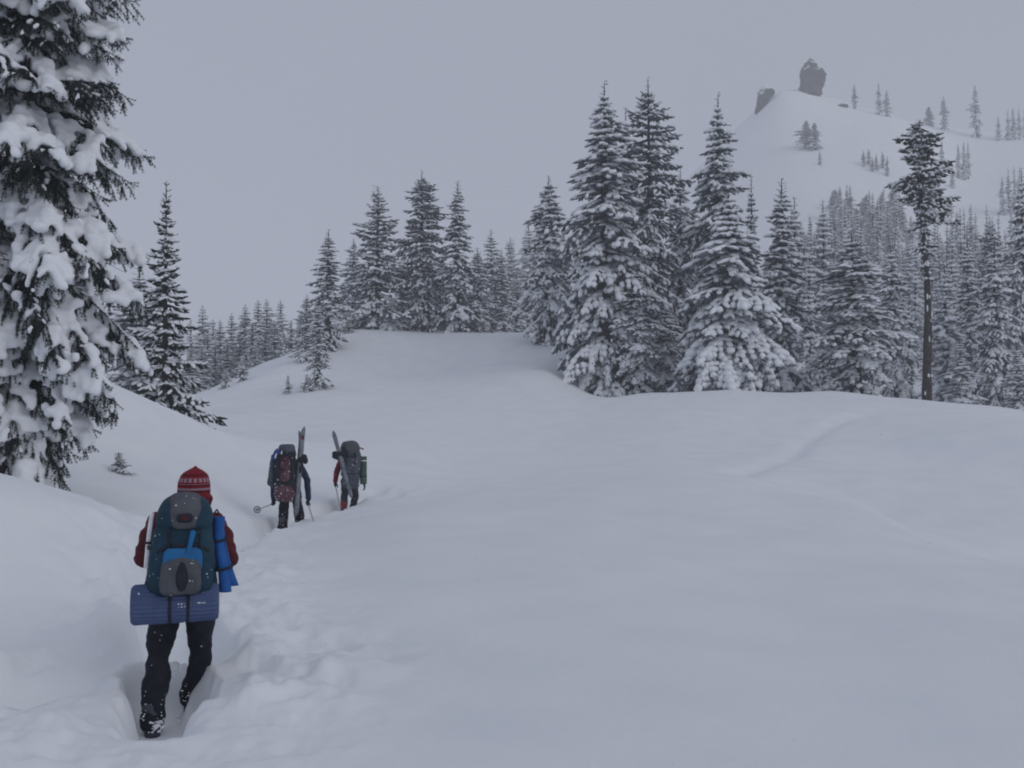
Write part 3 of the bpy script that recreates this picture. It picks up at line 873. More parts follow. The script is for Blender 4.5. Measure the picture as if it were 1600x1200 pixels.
# -- the tall bare-trunked tree
def bare_tree():
    px, d = 1444, 64
    top = unproject(px, 188, d); g = gz(top.x, d)
    H = top.z - g + 0.4
    prof = [(0, 0), (0.45, 0.12), (0.55, 0.22), (0.60, 0.34), (0.66, 0.55), (0.70, 0.95), (0.76, 0.65), (0.82, 0.95), (0.88, 0.5), (0.93, 0.6), (0.97, 0.36), (1, 0.1)]
    o = empty('bare_trunked_pine', (top.x, d, g - 0.4))
    o.scale = (1, 1, 1)
    (nv, nf), (sv, sf), sp = fir_arrays(H, 1.85, 77, prof, spacing=0.36, nb=7, step=0.34, snow=0.5, e_low=-0.35, e_top=0.3, droop=0.8, t0=0.47, twig=0.34, irregular=0.85,
                                        padth=0.085, tiplift=0.25, spire=0.0, skip=0.30, bend=(-0.35, 0.0))
    # a short upturned limb and sparse stubs on the trunk
    tv, tf = trunk_mesh('t', H, 0.33, bend=(-0.35, 0.0), segs=30, kink=0.22, seed=4)
    rg = random.Random(6)
    st = []
    for k in range(44):
        z = H * rg.uniform(0.08, 0.62); a = rg.uniform(0, 6.28); L = rg.uniform(0.25, 1.0) * (1.4 if k % 7 == 0 else 0.8)
        p0 = np.array([0, 0, z]); p1 = p0 + np.array([math.cos(a) * L, math.sin(a) * L, -L * rg.uniform(0, .6)])
        st.append(([p0, (p0 + p1) / 2 + np.array([0, 0, .06]), p1], 1.0))
    for sgn in (-1, 1):
        st.append(([np.array([0.0, 0, H * 0.665]), np.array([sgn * 0.42, -0.1, H * 0.70]), np.array([sgn * 0.62, -0.1, H * 0.76])], 4.0))
    lv, lf = limbs(st + sp, r=0.055, minL=0.2)
    V, Fs = join_vf([(tv, tf), (lv, lf)])
    link('trunk', mesh_np('pine_trunk', V, Fs, [M_BARK]), o)
    link('crown', mesh_np('pine_crown', nv, nf, [M_NEEDLE], smooth=False), o)
    c = link('snow_load', mesh_np('pine_snow', sv, sf, [M_TREESNOW]), o); c['label'] = 'snow lying on the branches'; c['kind'] = 'stuff'
    # snow stuck to the trunk
    rng = np.random.default_rng(4)
    n = 20
    zz = rng.uniform(0.5, H * 0.64, n); rr = 0.31 * (1 - zz / H) ** 0.8
    a = rng.uniform(-2.6, -0.3, n)
    kx = 0.22 * np.sin(zz / H * 9 + 4) * 0.5 - 0.35 * (zz / H) ** 2
    pos = np.stack([kx + rr * np.cos(a), rr * np.sin(a), zz], 1)
    one = np.ones((n, 1))
    v, f = expand(ICO_V, ICO_F, pos, np.array([[1.0, 0, 0]]) * one * rng.uniform(0.04, 0.09, (n, 1)), np.array([[0, 1.0, 0]]) * one * 0.06,
                  np.array([[0, 0, 1.0]]) * one * rng.uniform(0.08, 0.3, (n, 1)))
    s = link('snow_patch', mesh_np('pine_trunk_snow', v, f, [M_TREESNOW]), o); s['label'] = 'snow stuck to the bark'; s['kind'] = 'stuff'
    tag(o, 'very tall tree with a long bare dark trunk and ragged crown', 'pine tree')
bare_tree()

# ------------------------------------------------------------------ the huge fir at the left edge
def remesh(name, V, Fc, voxel, mat, parent, smooth_it=2, disp=0.0):
    me = mesh_np('tmp', V, Fc)
    o = link('tmp', me)
    r = o.modifiers.new('r', 'REMESH'); r.mode = 'VOXEL'; r.voxel_size = voxel; r.use_smooth_shade = True
    if smooth_it:
        s = o.modifiers.new('s', 'SMOOTH'); s.iterations = smooth_it; s.factor = 0.6
    dg = bpy.context.evaluated_depsgraph_get()
    out = bpy.data.meshes.new_from_object(o.evaluated_get(dg))
    bpy.data.objects.remove(o)
    bpy.data.meshes.remove(me)
    out.name = name
    out.materials.clear(); out.materials.append(mat)
    if disp:
        n = len(out.vertices)
        co = np.empty(n * 3, np.float32); out.vertices.foreach_get('co', co); co = co.reshape(-1, 3)
        no = np.empty(n * 3, np.float32); out.vertices.foreach_get('normal', no); no = no.reshape(-1, 3)
        dz = fbm(co[:, 0] * disp[0] + co[:, 2] * disp[0] * 0.6, co[:, 2] * disp[0] * disp[2] + co[:, 1] * disp[0], 3, 5) * disp[1]
        co = co + no * dz[:, None]
        out.vertices.foreach_set('co', co.astype(np.float32).ravel())
    out.polygons.foreach_set('use_smooth', np.ones(len(out.polygons), dtype=bool))
    out.update()
    return link(name, out, parent)

def near_fir():
    px, d = 35, 14.3
    b = unproject(px, 780, d); g = gz(b.x, b.y)
    o = empty('fir_tree', (b.x, d, g - 0.2))
    rng = np.random.default_rng(99)
    H = 10.5
    P, D, Ln = [], [], []
    SP, SD, SL, SW = [], [], [], []
    spines = []
    #        photo rows 780 (z 0.2) .. 0 (z 7.2)
    prof = [(0.0, 0.75), (0.5, 0.9), (1.2, 1.05), (2.0, 1.2), (2.6, 1.55), (3.2, 1.95), (4.1, 1.95), (4.6, 1.7), (5.1, 1.45), (5.7, 1.9), (6.2, 1.6), (7.0, 1.4), (8.0, 1.45), (9.2, 0.9), (10.5, 0.1)]
    def pillow(q):
        # snow gathers in separate pillows: 0 in the gaps, 1 at a pillow's middle
        a_ = math.atan2(q[1], q[0]) * 9.0
        v = 0.5 + 0.5 * math.sin(a_ + 2.6 * math.sin(q[2] * 4.3)) * math.cos(math.hypot(q[0], q[1]) * 9.5 + q[2] * 5.0)
        return min(1.0, max(0.0, (v - 0.22) * 1.7))
    z = 0.35
    while z < H - 0.2:
        R = np.interp(z, [p[0] for p in prof], [p[1] for p in prof])
        off = rng.uniform(0, 6.28)
        nb = 8
        for k in range(nb):
            az = off + 6.283 * k / nb + rng.normal(0, 0.3)
            L = R * rng.uniform(0.68, 1.12)
            low = 1 - z / H
            e0 = 0.15 - 0.55 * low + rng.normal(0, 0.12)
            n = max(4, int(L / 0.16)); ds = L / n
            p = np.array([0, 0, z + rng.uniform(-0.12, 0.12)]); pts = [p.copy()]
            heavy = rng.random() < (0.64 if z < 3.9 else 0.56)
            daz = rng.normal(0, 0.3)
            for i in range(n):
                s = (i + 1) / n
                pit = e0 - 0.95 * s * (0.45 + 0.55 * low) + 0.25 * s ** 3
                a = az + daz * s
                dv = np.array([math.cos(a) * math.cos(pit), math.sin(a) * math.cos(pit), math.sin(pit)])
                if s > 0.22:
                    for sg in (-1, 1):
                        ls = (0.50 * L * (1 - 0.75 * s) + 0.16) * rng.uniform(0.75, 1.15)
                        m = max(2, int(ls / 0.10)); q = p.copy(); aa = a + sg * rng.uniform(0.7, 1.1)
                        for c in range(m):
                            pp = pit - 0.12 - 0.65 * c / m + rng.normal(0, 0.1)
                            dq = np.array([math.cos(aa) * math.cos(pp), math.sin(aa) * math.cos(pp), math.sin(pp)])
                            # needles: forward twig, two side twigs, one hanging
                            P.append(q); D.append(dq); Ln.append(rng.uniform(0.13, 0.19))
                            for s2 in (-1, 1):
                                a3 = aa + s2 * rng.uniform(0.7, 1.1); p3 = pp - rng.uniform(0.1, 0.8)
                                if rng.random() < 0.8:
                                    P.append(q); D.append(np.array([math.cos(a3) * math.cos(p3), math.sin(a3) * math.cos(p3), math.sin(p3)])); Ln.append(rng.uniform(0.09, 0.17))
                            pn = pillow(q)
                            if (heavy and pn > 0.30) or rng.random() < 0.20:
                                t = 0.072 * rng.uniform(0.6, 1.25) * ((0.45 + 1.15 * pn) if heavy else 0.55)
                                SP.append(q + dq * 0.05 + np.array([0, 0, t * 0.75])); SD.append(dq); SL.append(0.095); SW.append(t)
                            q = q + dq * ls / m; aa -= sg * 0.06
                P.append(p); D.append(dv); Ln.append(0.17)
                if heavy and s > 0.15 and pillow(p) > 0.1:
                    t = 0.12 * rng.uniform(0.7, 1.2) * (0.5 + 0.8 * pillow(p)) * (1.1 - 0.4 * s)
                    SP.append(p + np.array([0, 0, t * 0.8])); SD.append(dv); SL.append(0.13); SW.append(t)
                p = p + dv * ds
                pts.append(p.copy())
            for _ in range(3):
                P.append(p); D.append(dv + rng.normal(0, 0.35, 3)); Ln.append(0.15)
            spines.append((pts, L))
        z += 0.24 * rng.uniform(0.7, 1.3)
    P, D, Ln = np.array(P), np.array(D), np.array(Ln)
    x, y, zf = frames(D, rng, 0.8)
    nv, nf = expand(BRU_V, BRU_F, P, x * Ln[:, None], y * Ln[:, None] * 1.0, zf * Ln[:, None] * 1.0)
    link('crown', mesh_np('near_crown', nv, nf, [M_NEEDLE], smooth=False), o)
    SP, SD, SL, SW = np.array(SP), np.array(SD), np.array(SL), np.array(SW)
    x, y, zf = frames(SD, rng, 0.2)
    v, f = expand(ICO_V, ICO_F, SP, x * SL[:, None], y * (SW * 1.05)[:, None], zf * (SW * 0.85)[:, None])
    s = remesh('snow_load', v, f, 0.034, M_PADSNOW, o, 1, (6.0, 0.022, 1.0))
    s['label'] = 'thick pillows of snow on the boughs'; s['kind'] = 'stuff'
    tk = trunk_mesh('t', H, 0.21, sides=12, segs=20, z0=-0.5, kink=0.03)
    lb = limbs(spines, r=0.018, minL=0.3)
    # bare reddish twigs under the middle boughs
    V, Fs = join_vf([tk, lb])
    link('trunk', mesh_np('near_trunk', V, Fs, [M_BARK]), o)
    rg = random.Random(4)
    tw = []
    for k in range(70):
        a = rg.uniform(-2.4, 0.3); zz = rg.uniform(3.2, 3.9); r0 = rg.uniform(0.3, 0.6)
        p0 = np.array([math.cos(a) * r0, math.sin(a) * r0, zz]); L = rg.uniform(0.3, 0.75)
        pts = [p0 + np.array([math.cos(a) * L * q, math.sin(a) * L * q, 0.10 * q - 0.35 * q * q * L]) + np.array([rg.uniform(-.03, .03)] * 3) for q in (0, .33, .66, 1)]
        tw.append((pts, 0.4))
    lv, lf = limbs(tw, r=0.016, minL=0.1)
    c = link('dead_twig', mesh_np('near_dead_twigs', np.array(lv), np.array(lf), [M_DEADTWIG]), o)
    c['kind'] = 'stuff'; c['label'] = 'bare reddish brown twigs'
    tag(o, 'huge near fir cut by the left edge, its boughs loaded with thick snow pillows', 'fir tree')
near_fir()

# ------------------------------------------------------------------ hikers and their gear
def capsule(a, b, ra, rb, n=14, flat=1.0, axis=None):
    """rounded tapered limb from a to b, closed"""
    a, b = np.array(a, float), np.array(b, float)
    d = b - a; L = np.linalg.norm(d)
    if L < 1e-6:
        d = np.array([0, 0, 1.0]); L = 1e-6
    else:
        d = d / L
    ref = np.array(axis, float) if axis is not None else (np.array([0, 1.0, 0]) if abs(d[1]) < 0.9 else np.array([1.0, 0, 0]))
    u = np.cross(ref, d); u /= np.linalg.norm(u)
    w = np.cross(d, u)
    rings = []
    for k in range(1, 5):
        t = k / 5 * math.pi / 2
        rings.append((-ra * math.cos(t), ra * math.sin(t)))
    rings += [(0, ra), (L * 0.5, (ra + rb) / 2), (L, rb)]
    for k in range(4, 0, -1):
        t = k / 5 * math.pi / 2
        rings.append((L + rb * math.cos(t), rb * math.sin(t)))
    V, Fc = [], []
    for s, r in rings:
        for k in range(n):
            an = 2 * math.pi * k / n
            V.append(a + d * s + u * (r * math.cos(an)) + w * (r * flat * math.sin(an)))
    m = len(rings)
    for i in range(m - 1):
        for k in range(n):
            k2 = (k + 1) % n
            Fc.append((i * n + k, i * n + k2, (i + 1) * n + k2, (i + 1) * n + k))
    V.append(a - d * ra); V.append(b + d * rb)
    p, q = len(V) - 2, len(V) - 1
    for k in range(n):
        k2 = (k + 1) % n
        Fc.append((p, k2, k, k)); Fc.append((q, (m - 1) * n + k, (m - 1) * n + k2, (m - 1) * n + k2))
    return np.array(V), Fc

def loft(secs, n=36, m=22, cap=True):
    """secs (z, cx, cy, half width, half depth, roundness) from the bottom up; smooth closed shell"""
    S = np.array(secs, float)
    t = np.linspace(0, len(S) - 1, m)
    rows = []
    for q in t:
        i = min(int(q), len(S) - 2); f = q - i
        p0, p1, p2, p3 = S[max(i - 1, 0)], S[i], S[i + 1], S[min(i + 2, len(S) - 1)]
        r = 0.5 * (2 * p1 + (p2 - p0) * f + (2 * p0 - 5 * p1 + 4 * p2 - p3) * f * f + (3 * p1 - p0 - 3 * p2 + p3) * f ** 3)
        rows.append(r)
    V, Fc = [], []
    for z, cx, cy_, hx, hy, e in rows:
        hx, hy = max(hx, 0.004), max(hy, 0.004)
        for k in range(n):
            a = 2 * math.pi * k / n
            c, s = math.cos(a), math.sin(a)
            V.append((cx + hx * math.copysign(abs(c) ** (2 / e), c), cy_ + hy * math.copysign(abs(s) ** (2 / e), s), z))
    for i in range(m - 1):
        for k in range(n):
            k2 = (k + 1) % n
            Fc.append((i * n + k, i * n + k2, (i + 1) * n + k2, (i + 1) * n + k))
    if cap:
        V.append((rows[0][1], rows[0][2], rows[0][0])); V.append((rows[-1][1], rows[-1][2], rows[-1][0]))
        p, q = len(V) - 2, len(V) - 1
        for k in range(n):
            k2 = (k + 1) % n
            Fc.append((p, k2, k, k)); Fc.append((q, (m - 1) * n + k, (m - 1) * n + k2, (m - 1) * n + k2))
    return np.array(V), Fc

def quads_tris(items):
    """join lists that mark triangles as quads with a repeated last corner"""
    Vs, Q, T, off = [], [], [], 0
    for V, Fc in items:
        Vs.append(V)
        for f in Fc:
            f = tuple(i + off for i in f)
            if len(set(f)) == 4: Q.append(f)
            else: T.append(f[:3])
        off += len(V)
    out = []
    if Q: out.append(np.array(Q))
    if T: out.append(np.array(T))
    return np.concatenate(Vs), out

def shape(name, items, mat, parent, label=None, smooth=True):
    V, Fs = quads_tris(items)
    o = link(name, mesh_np(name, V, Fs, [mat], smooth=smooth), parent)
    if label: o['label'] = label
    return o

def skin(name, items, mat, parent, voxel=0.012, smooth_it=3, disp=None, label=None):
    V, Fs = quads_tris(items)
    me_faces = Fs
    o = remesh(name, V, me_faces, voxel, mat, parent, smooth_it, disp)
    if label: o['label'] = label
    return o

def strap(pts, w, t, closed=False):
    """flat band through points (world frame of the thing); its flat side faces away from the path's centre"""
    P = np.array(pts, float)
    c = P.mean(0)
    V, Fc = [], []
    n = len(P)
    for i in range(n):
        a, b = P[i - 1 if (i or closed) else 0], P[(i + 1) % n if closed else min(i + 1, n - 1)]
        d = b - a; d /= np.linalg.norm(d) + 1e-9
        o_ = P[i] - c; o_ -= d * (o_ @ d); o_ /= np.linalg.norm(o_) + 1e-9
        s = np.cross(d, o_)
        for q, r in ((-1, 0), (1, 0), (1, 1), (-1, 1)):
            V.append(P[i] + s * q * w / 2 + o_ * r * t)
    m = n if closed else n - 1
    for i in range(m):
        j = (i + 1) % n
        for k in range(4):
            k2 = (k + 1) % 4
            Fc.append((i * 4 + k, i * 4 + k2, j * 4 + k2, j * 4 + k))
    if not closed:
        Fc.append((0, 3, 2, 1)); e = (n - 1) * 4; Fc.append((e, e + 1, e + 2, e + 3))
    return np.array(V), Fc

def fabric(name, color, c2=None, scale=14, rough=0.8, bump=(30, 0.4, 0.006)):
    c2 = c2 or tuple(min(1, c * 1.35 + 0.004) for c in color)
    return material(name, color, rough, noise=(scale, c2, 0.35, 0.7), bump=bump, spec=0.25)

M_SKIN = fabric('skin', (0.50, 0.30, 0.22), bump=None)
M_HAIR = fabric('hair', (0.03, 0.02, 0.015))
M_BLACKP = fabric('black_trousers', (0.011, 0.012, 0.020), (0.020, 0.022, 0.034))
M_MAROON = fabric('maroon_jacket', (0.105, 0.018, 0.022), (0.07, 0.013, 0.017), 6)
M_TEAL = fabric('teal_nylon', (0.012, 0.038, 0.064), (0.020, 0.058, 0.090), 5)
M_GREY = fabric('grey_nylon', (0.070, 0.076, 0.090), (0.105, 0.112, 0.128), 9)
M_DARK = fabric('dark_webbing', (0.018, 0.020, 0.028))
M_BLUEPAD = fabric('blue_foam', (0.020, 0.115, 0.38), (0.014, 0.085, 0.30), 5, rough=0.7)
M_MAT = fabric('slate_blue_foam', (0.068, 0.098, 0.200), (0.090, 0.125, 0.245), 7, rough=0.85)
M_CYAN = fabric('turquoise_plastic', (0.018, 0.165, 0.38), (0.014, 0.12, 0.31), 6, rough=0.5)
M_WHITE = fabric('white_plastic', (0.72, 0.73, 0.76), rough=0.6)
M_METAL = fabric('dull_metal', (0.25, 0.27, 0.30), rough=0.45)
M_BOOT = fabric('boot_shell', (0.04, 0.045, 0.06), (0.10, 0.11, 0.13), 18)

def head_items(c, r=0.095, yaw=0.0):
    x, y, z = c
    cy_, sy = math.cos(yaw), math.sin(yaw)
    def P(dx, dy, dz):
        return (x + dx * cy_ - dy * sy, y + dx * sy + dy * cy_, z + dz)
    it = [capsule(P(0, -0.008, 0.02), P(0, 0.02, 0.02), r * 0.80, r * 0.78), capsule(P(0, 0.01, 0.0), P(0, 0.035, -0.075), r * 0.72, r * 0.42),
          capsule(P(0, 0.085, 0.012), P(0, 0.105, -0.022), 0.010, 0.015), capsule(P(-0.022, 0.083, -0.052), P(0.022, 0.083, -0.052), 0.009, 0.009),
          capsule(P(-0.034, 0.072, 0.028), P(0.034, 0.072, 0.028), 0.014, 0.014)]
    for s in (-1, 1):
        it.append(capsule(P(s * 0.076, 0.0, 0.018), P(s * 0.080, -0.008, -0.02), 0.012, 0.010))
    return it, P

def fist(c, grip, back, sgn, r=0.017):
    """five-fingered mitt of single fingers closed round a bar. c bar centre, grip its direction, back = from the bar to the palm"""
    c, g, b = np.array(c, float), np.array(grip, float), np.array(back, float)
    g /= np.linalg.norm(g); b -= g * (b @ g); b /= np.linalg.norm(b)
    s = np.cross(g, b)
    it = [capsule(c + b * 0.036 - g * 0.032, c + b * 0.036 + g * 0.032, 0.024, 0.022)]
    for k, (off, ln) in enumerate(((-0.040, 0.86), (-0.014, 0.97), (0.013, 1.0), (0.038, 0.92))):
        p0 = c + g * off + b * 0.036 + s * sgn * 0.018
        R_ = 0.031
        angs = [0.55, 1.35 * ln, 2.3 * ln, 3.2 * ln]
        pts = [p0] + [c + g * off + (b * math.cos(a) + s * sgn * math.sin(a)) * R_ for a in angs]
        for p, q in zip(pts[:-1], pts[1:]):
            it.append(capsule(p, q, 0.0125, 0.0115, n=8))
    t0 = c + b * 0.036 + g * 0.036 - s * sgn * 0.01
    t1 = c + g * 0.048 - s * sgn * 0.034 + b * 0.012
    t2 = c + g * 0.044 - s * sgn * 0.030 - b * 0.022
    it += [capsule(t0, t1, 0.015, 0.014, n=8), capsule(t1, t2, 0.014, 0.012, n=8)]
    return it

def relaxed_hand(wrist, d, inward, sgn):
    """hanging hand, slightly curled"""
    w, d, i = np.array(wrist, float), np.array(d, float), np.array(inward, float)
    d /= np.linalg.norm(d); i -= d * (i @ d); i /= np.linalg.norm(i)
    s = np.cross(d, i)
    it = [capsule(w, w + d * 0.075, 0.030, 0.034, flat=0.62, axis=i)]
    for k, (off, L) in enumerate(((-0.030, 0.072), (-0.010, 0.084), (0.011, 0.088), (0.031, 0.080))):
        p = w + d * 0.085 + s * off
        for q, (f, bend) in enumerate(((0.45, 0.25), (0.32, 0.6), (0.23, 0.95))):
            v = d * math.cos(bend) + i * math.sin(bend)
            p2 = p + v * L * f
            it.append(capsule(p, p2, 0.0125, 0.0115, n=8)); p = p2
    p = w + d * 0.03 + s * 0.032 * sgn
    p2 = p + d * 0.035 + s * 0.022 * sgn + i * 0.012
    it += [capsule(p, p2, 0.015, 0.014, n=8), capsule(p2, p2 + d * 0.032 + i * 0.012, 0.014, 0.012, n=8)]
    return it

def limb_chain(pts, rs, n=14, flat=1.0):
    return [capsule(a, b, ra, rb, n, flat) for a, b, ra, rb in zip(pts[:-1], pts[1:], rs[:-1], rs[1:])]

def boot_items(ankle, toe, h=0.16):
    a, t = np.array(ankle, float), np.array(toe, float)
    heel = a + (a - t) / (np.linalg.norm(a - t) + 1e-9) * 0.045
    return [capsule(a + np.array([0, 0, 0.02]), a + np.array([0, 0, h]), 0.062, 0.066), capsule((heel[0], heel[1], t[2] + 0.012), (a[0], a[1], t[2] + 0.04), 0.048, 0.052),
            capsule((a[0], a[1], t[2] + 0.035), (t[0], t[1], t[2] + 0.015), 0.052, 0.044)]

def specks(name, centres, normals, mat, parent, size, seed=0):
    rng = np.random.default_rng(seed)
    c = np.array(centres, float); n = len(c)
    s = size * rng.uniform(0.4, 1.3, (n, 1)); one = np.ones((n, 1))
    v, f = expand(ICO_V, ICO_F, c, one * np.array([[1.0, 0, 0]]) * s * rng.uniform(0.7, 1.8, (n, 1)), one * np.array([[0, 1.0, 0]]) * s, one * np.array([[0, 0, 1.0]]) * s)
    o = link(name, mesh_np(name, v, f, [mat]), parent)
    o['kind'] = 'stuff'; o['label'] = 'specks of snow stuck to the surface'
    return o

def surf_points(obj, count, seed, facing=(0, -1, 0), power=0.3, zr=None):
    """random places on the faces of a part that look backwards"""
    me = obj.data
    rng = np.random.default_rng(seed)
    n = len(me.polygons)
    ce = np.empty(n * 3); me.polygons.foreach_get('center', ce); ce = ce.reshape(-1, 3)
    no = np.empty(n * 3); me.polygons.foreach_get('normal', no); no = no.reshape(-1, 3)
    ok = np.where((no @ np.array(facing)) > power)[0]
    if zr is not None:
        ok = ok[(ce[ok, 2] > zr[0]) & (ce[ok, 2] < zr[1])]
    idx = rng.choice(ok, min(count, len(ok)), replace=False)
    return ce[idx] + rng.normal(0, 0.004, (len(idx), 3))

def gear(name, like, label, cat):
    """an Empty standing where its wearer stands"""
    o = empty(name, like.location, like.rotation_euler.z)
    tag(o, label, cat)
    return o

PACK_LIFT, PACK_Z = 0.085, 0.935
def knit_material():
    m = material('red_knit', (0.42, 0.035, 0.045), 0.95)
    n, l = m.node_tree.nodes, m.node_tree.links
    b = n['Principled BSDF']
    t = n.new('ShaderNodeTexCoord'); sp = n.new('ShaderNodeSeparateXYZ')
    l.new(t.outputs['Object'], sp.inputs[0])
    rp = n.new('ShaderNodeValToRGB'); e = rp.color_ramp.elements
    mp = n.new('ShaderNodeMapRange'); mp.inputs['From Min'].default_value = 1.485; mp.inputs['From Max'].default_value = 1.745
    l.new(sp.outputs['Z'], mp.inputs['Value']); l.new(mp.outputs['Result'], rp.inputs['Fac'])
    rp.color_ramp.interpolation = 'CONSTANT'
    red, dark, cream = (0.20, 0.020, 0.030, 1), (0.11, 0.012, 0.020, 1), (0.28, 0.21, 0.26, 1)
    stops = [(0, dark), (0.20, red), (0.34, dark), (0.40, cream), (0.45, red), (0.50, dark), (0.545, cream), (0.555, red), (0.60, cream), (0.70, red), (0.75, dark), (0.81, red)]
    e[0].position, e[0].color = stops[0]; e[1].position, e[1].color = stops[1]
    for p, c in stops[2:]:
        q = e.new(p); q.color = c
    # the broad light band is broken into small blocks round the head
    at = n.new('ShaderNodeMath'); at.operation = 'ARCTAN2'
    cx_ = n.new('ShaderNodeMath'); cx_.operation = 'SUBTRACT'; cx_.inputs[1].default_value = 0.06
    cy2 = n.new('ShaderNodeMath'); cy2.operation = 'SUBTRACT'; cy2.inputs[1].default_value = 0.05
    l.new(sp.outputs['X'], cx_.inputs[0]); l.new(sp.outputs['Y'], cy2.inputs[0])
    l.new(cx_.outputs[0], at.inputs[0]); l.new(cy2.outputs[0], at.inputs[1])
    ml = n.new('ShaderNodeMath'); ml.operation = 'MULTIPLY'; ml.inputs[1].default_value = 22
    sn = n.new('ShaderNodeMath'); sn.operation = 'SINE'
    gt = n.new('ShaderNodeMath'); gt.operation = 'GREATER_THAN'; gt.inputs[1].default_value = 0.35
    l.new(at.outputs[0], ml.inputs[0]); l.new(ml.outputs[0], sn.inputs[0]); l.new(sn.outputs[0], gt.inputs[0])
    band = n.new('ShaderNodeMath'); band.operation = 'COMPARE'; band.inputs[1].default_value = 0.65; band.inputs[2].default_value = 0.05
    l.new(mp.outputs['Result'], band.inputs[0])
    both = n.new('ShaderNodeMath'); both.operation = 'MULTIPLY'
    l.new(gt.outputs[0], both.inputs[0]); l.new(band.outputs[0], both.inputs[1])
    mx = n.new('ShaderNodeMixRGB'); mx.inputs[2].default_value = red
    l.new(both.outputs[0], mx.inputs[0]); l.new(rp.outputs['Color'], mx.inputs[1]); l.new(mx.outputs[0], b.inputs['Base Color'])
    wv = n.new('ShaderNodeTexNoise'); wv.inputs['Scale'].default_value = 90
    bp = n.new('ShaderNodeBump'); bp.inputs['Strength'].default_value = 0.6; bp.inputs['Distance'].default_value = 0.006
    l.new(t.outputs['Object'], wv.inputs['Vector']); l.new(wv.outputs['Fac'], bp.inputs['Height']); l.new(bp.outputs['Normal'], b.inputs['Normal'])
    return m

def ski_pole(a, b, label, like, basket=0.93):
    """a grip end, b tip end, in the frame of the hiker"""
    o = gear('ski_pole', like, label, 'ski pole')
    a, b = np.array(a, float), np.array(b, float)
    d = (b - a) / np.linalg.norm(b - a)
    shape('shaft', [capsule(a, b, 0.011, 0.009, n=8)], M_METAL, o)
    shape('grip', [capsule(a - d * 0.02, a + d * 0.12, 0.019, 0.016, n=10)], M_DARK, o)
    c = a + (b - a) * basket
    u = np.cross(d, [0, 0, 1.0]); u /= np.linalg.norm(u); w = np.cross(d, u)
    it, ring = [], []
    for k in range(12):
        an = 2 * math.pi * k / 12
        ring.append(c + (u * math.cos(an) + w * math.sin(an)) * 0.062)
    it += [capsule(ring[k], ring[(k + 1) % 12], 0.008, 0.008, n=6) for k in range(12)]
    it += [capsule(c, ring[k], 0.007, 0.007, n=6) for k in range(0, 12, 2)]
    shape('basket', it, M_GREY, o)
    return o

def ski(tip, tail, out, label, like, base_mat, binding=True, width=0.095, up=(0, 1, 0)):
    """one ski from tail to turned-up tip; out = direction its top face looks"""
    o = gear('ski', like, label, 'ski')
    tip, tail, n_ = np.array(tip, float), np.array(tail, float), np.array(out, float)
    ax = tip - tail; L = np.linalg.norm(ax); ax /= L
    n_ -= ax * (n_ @ ax); n_ /= np.linalg.norm(n_)
    s = np.cross(ax, n_)
    V, Fc = [], []
    N = 26
    for i in range(N + 1):
        t = i / N
        w = width * (0.42 + 0.08 * abs(t - 0.45) * 2)
        if t < 0.04: w *= 0.55 + 0.45 * (t / 0.04)
        if t > 0.90: w *= math.sqrt(max(0.02, 1 - ((t - 0.90) / 0.10) ** 2))
        lift = 0.09 * max(0, (t - 0.87) / 0.13) ** 2 + 0.012 * math.sin(math.pi * t)
        th = 0.013 if 0.2 < t < 0.8 else 0.009
        c = tail + ax * (L * t) + n_ * lift
        for q, r in ((-1, 0), (1, 0), (1, 1), (-1, 1)):
            V.append(c + s * q * w + n_ * r * th)
    for i in range(N):
        for k in range(4):
            k2 = (k + 1) % 4
            Fc.append((i * 4 + k, i * 4 + k2, i * 4 + 4 + k2, i * 4 + 4 + k))
    Fc.append((0, 3, 2, 1)); e = N * 4; Fc.append((e, e + 1, e + 2, e + 3))
    shape('ski_body', [(np.array(V), Fc)], base_mat, o, smooth=False)
    if binding:
        c = tail + ax * L * 0.60 + n_ * 0.02
        shape('toe_binding', [capsule(c - s * 0.03 + n_ * 0.02, c + s * 0.03 + n_ * 0.03, 0.030, 0.030), capsule(c + n_ * 0.02 + ax * 0.04, c + n_ * 0.085, 0.028, 0.035)], M_DARK, o)
        h = tail + ax * L * 0.50 + n_ * 0.02
        shape('heel_binding', [capsule(h + n_ * 0.02 - ax * 0.03, h + n_ * 0.05 + ax * 0.04, 0.028, 0.034), capsule(c + n_ * 0.075, c + n_ * 0.085 - ax * 0.09, 0.020, 0.02)], M_DARK, o)
    return o

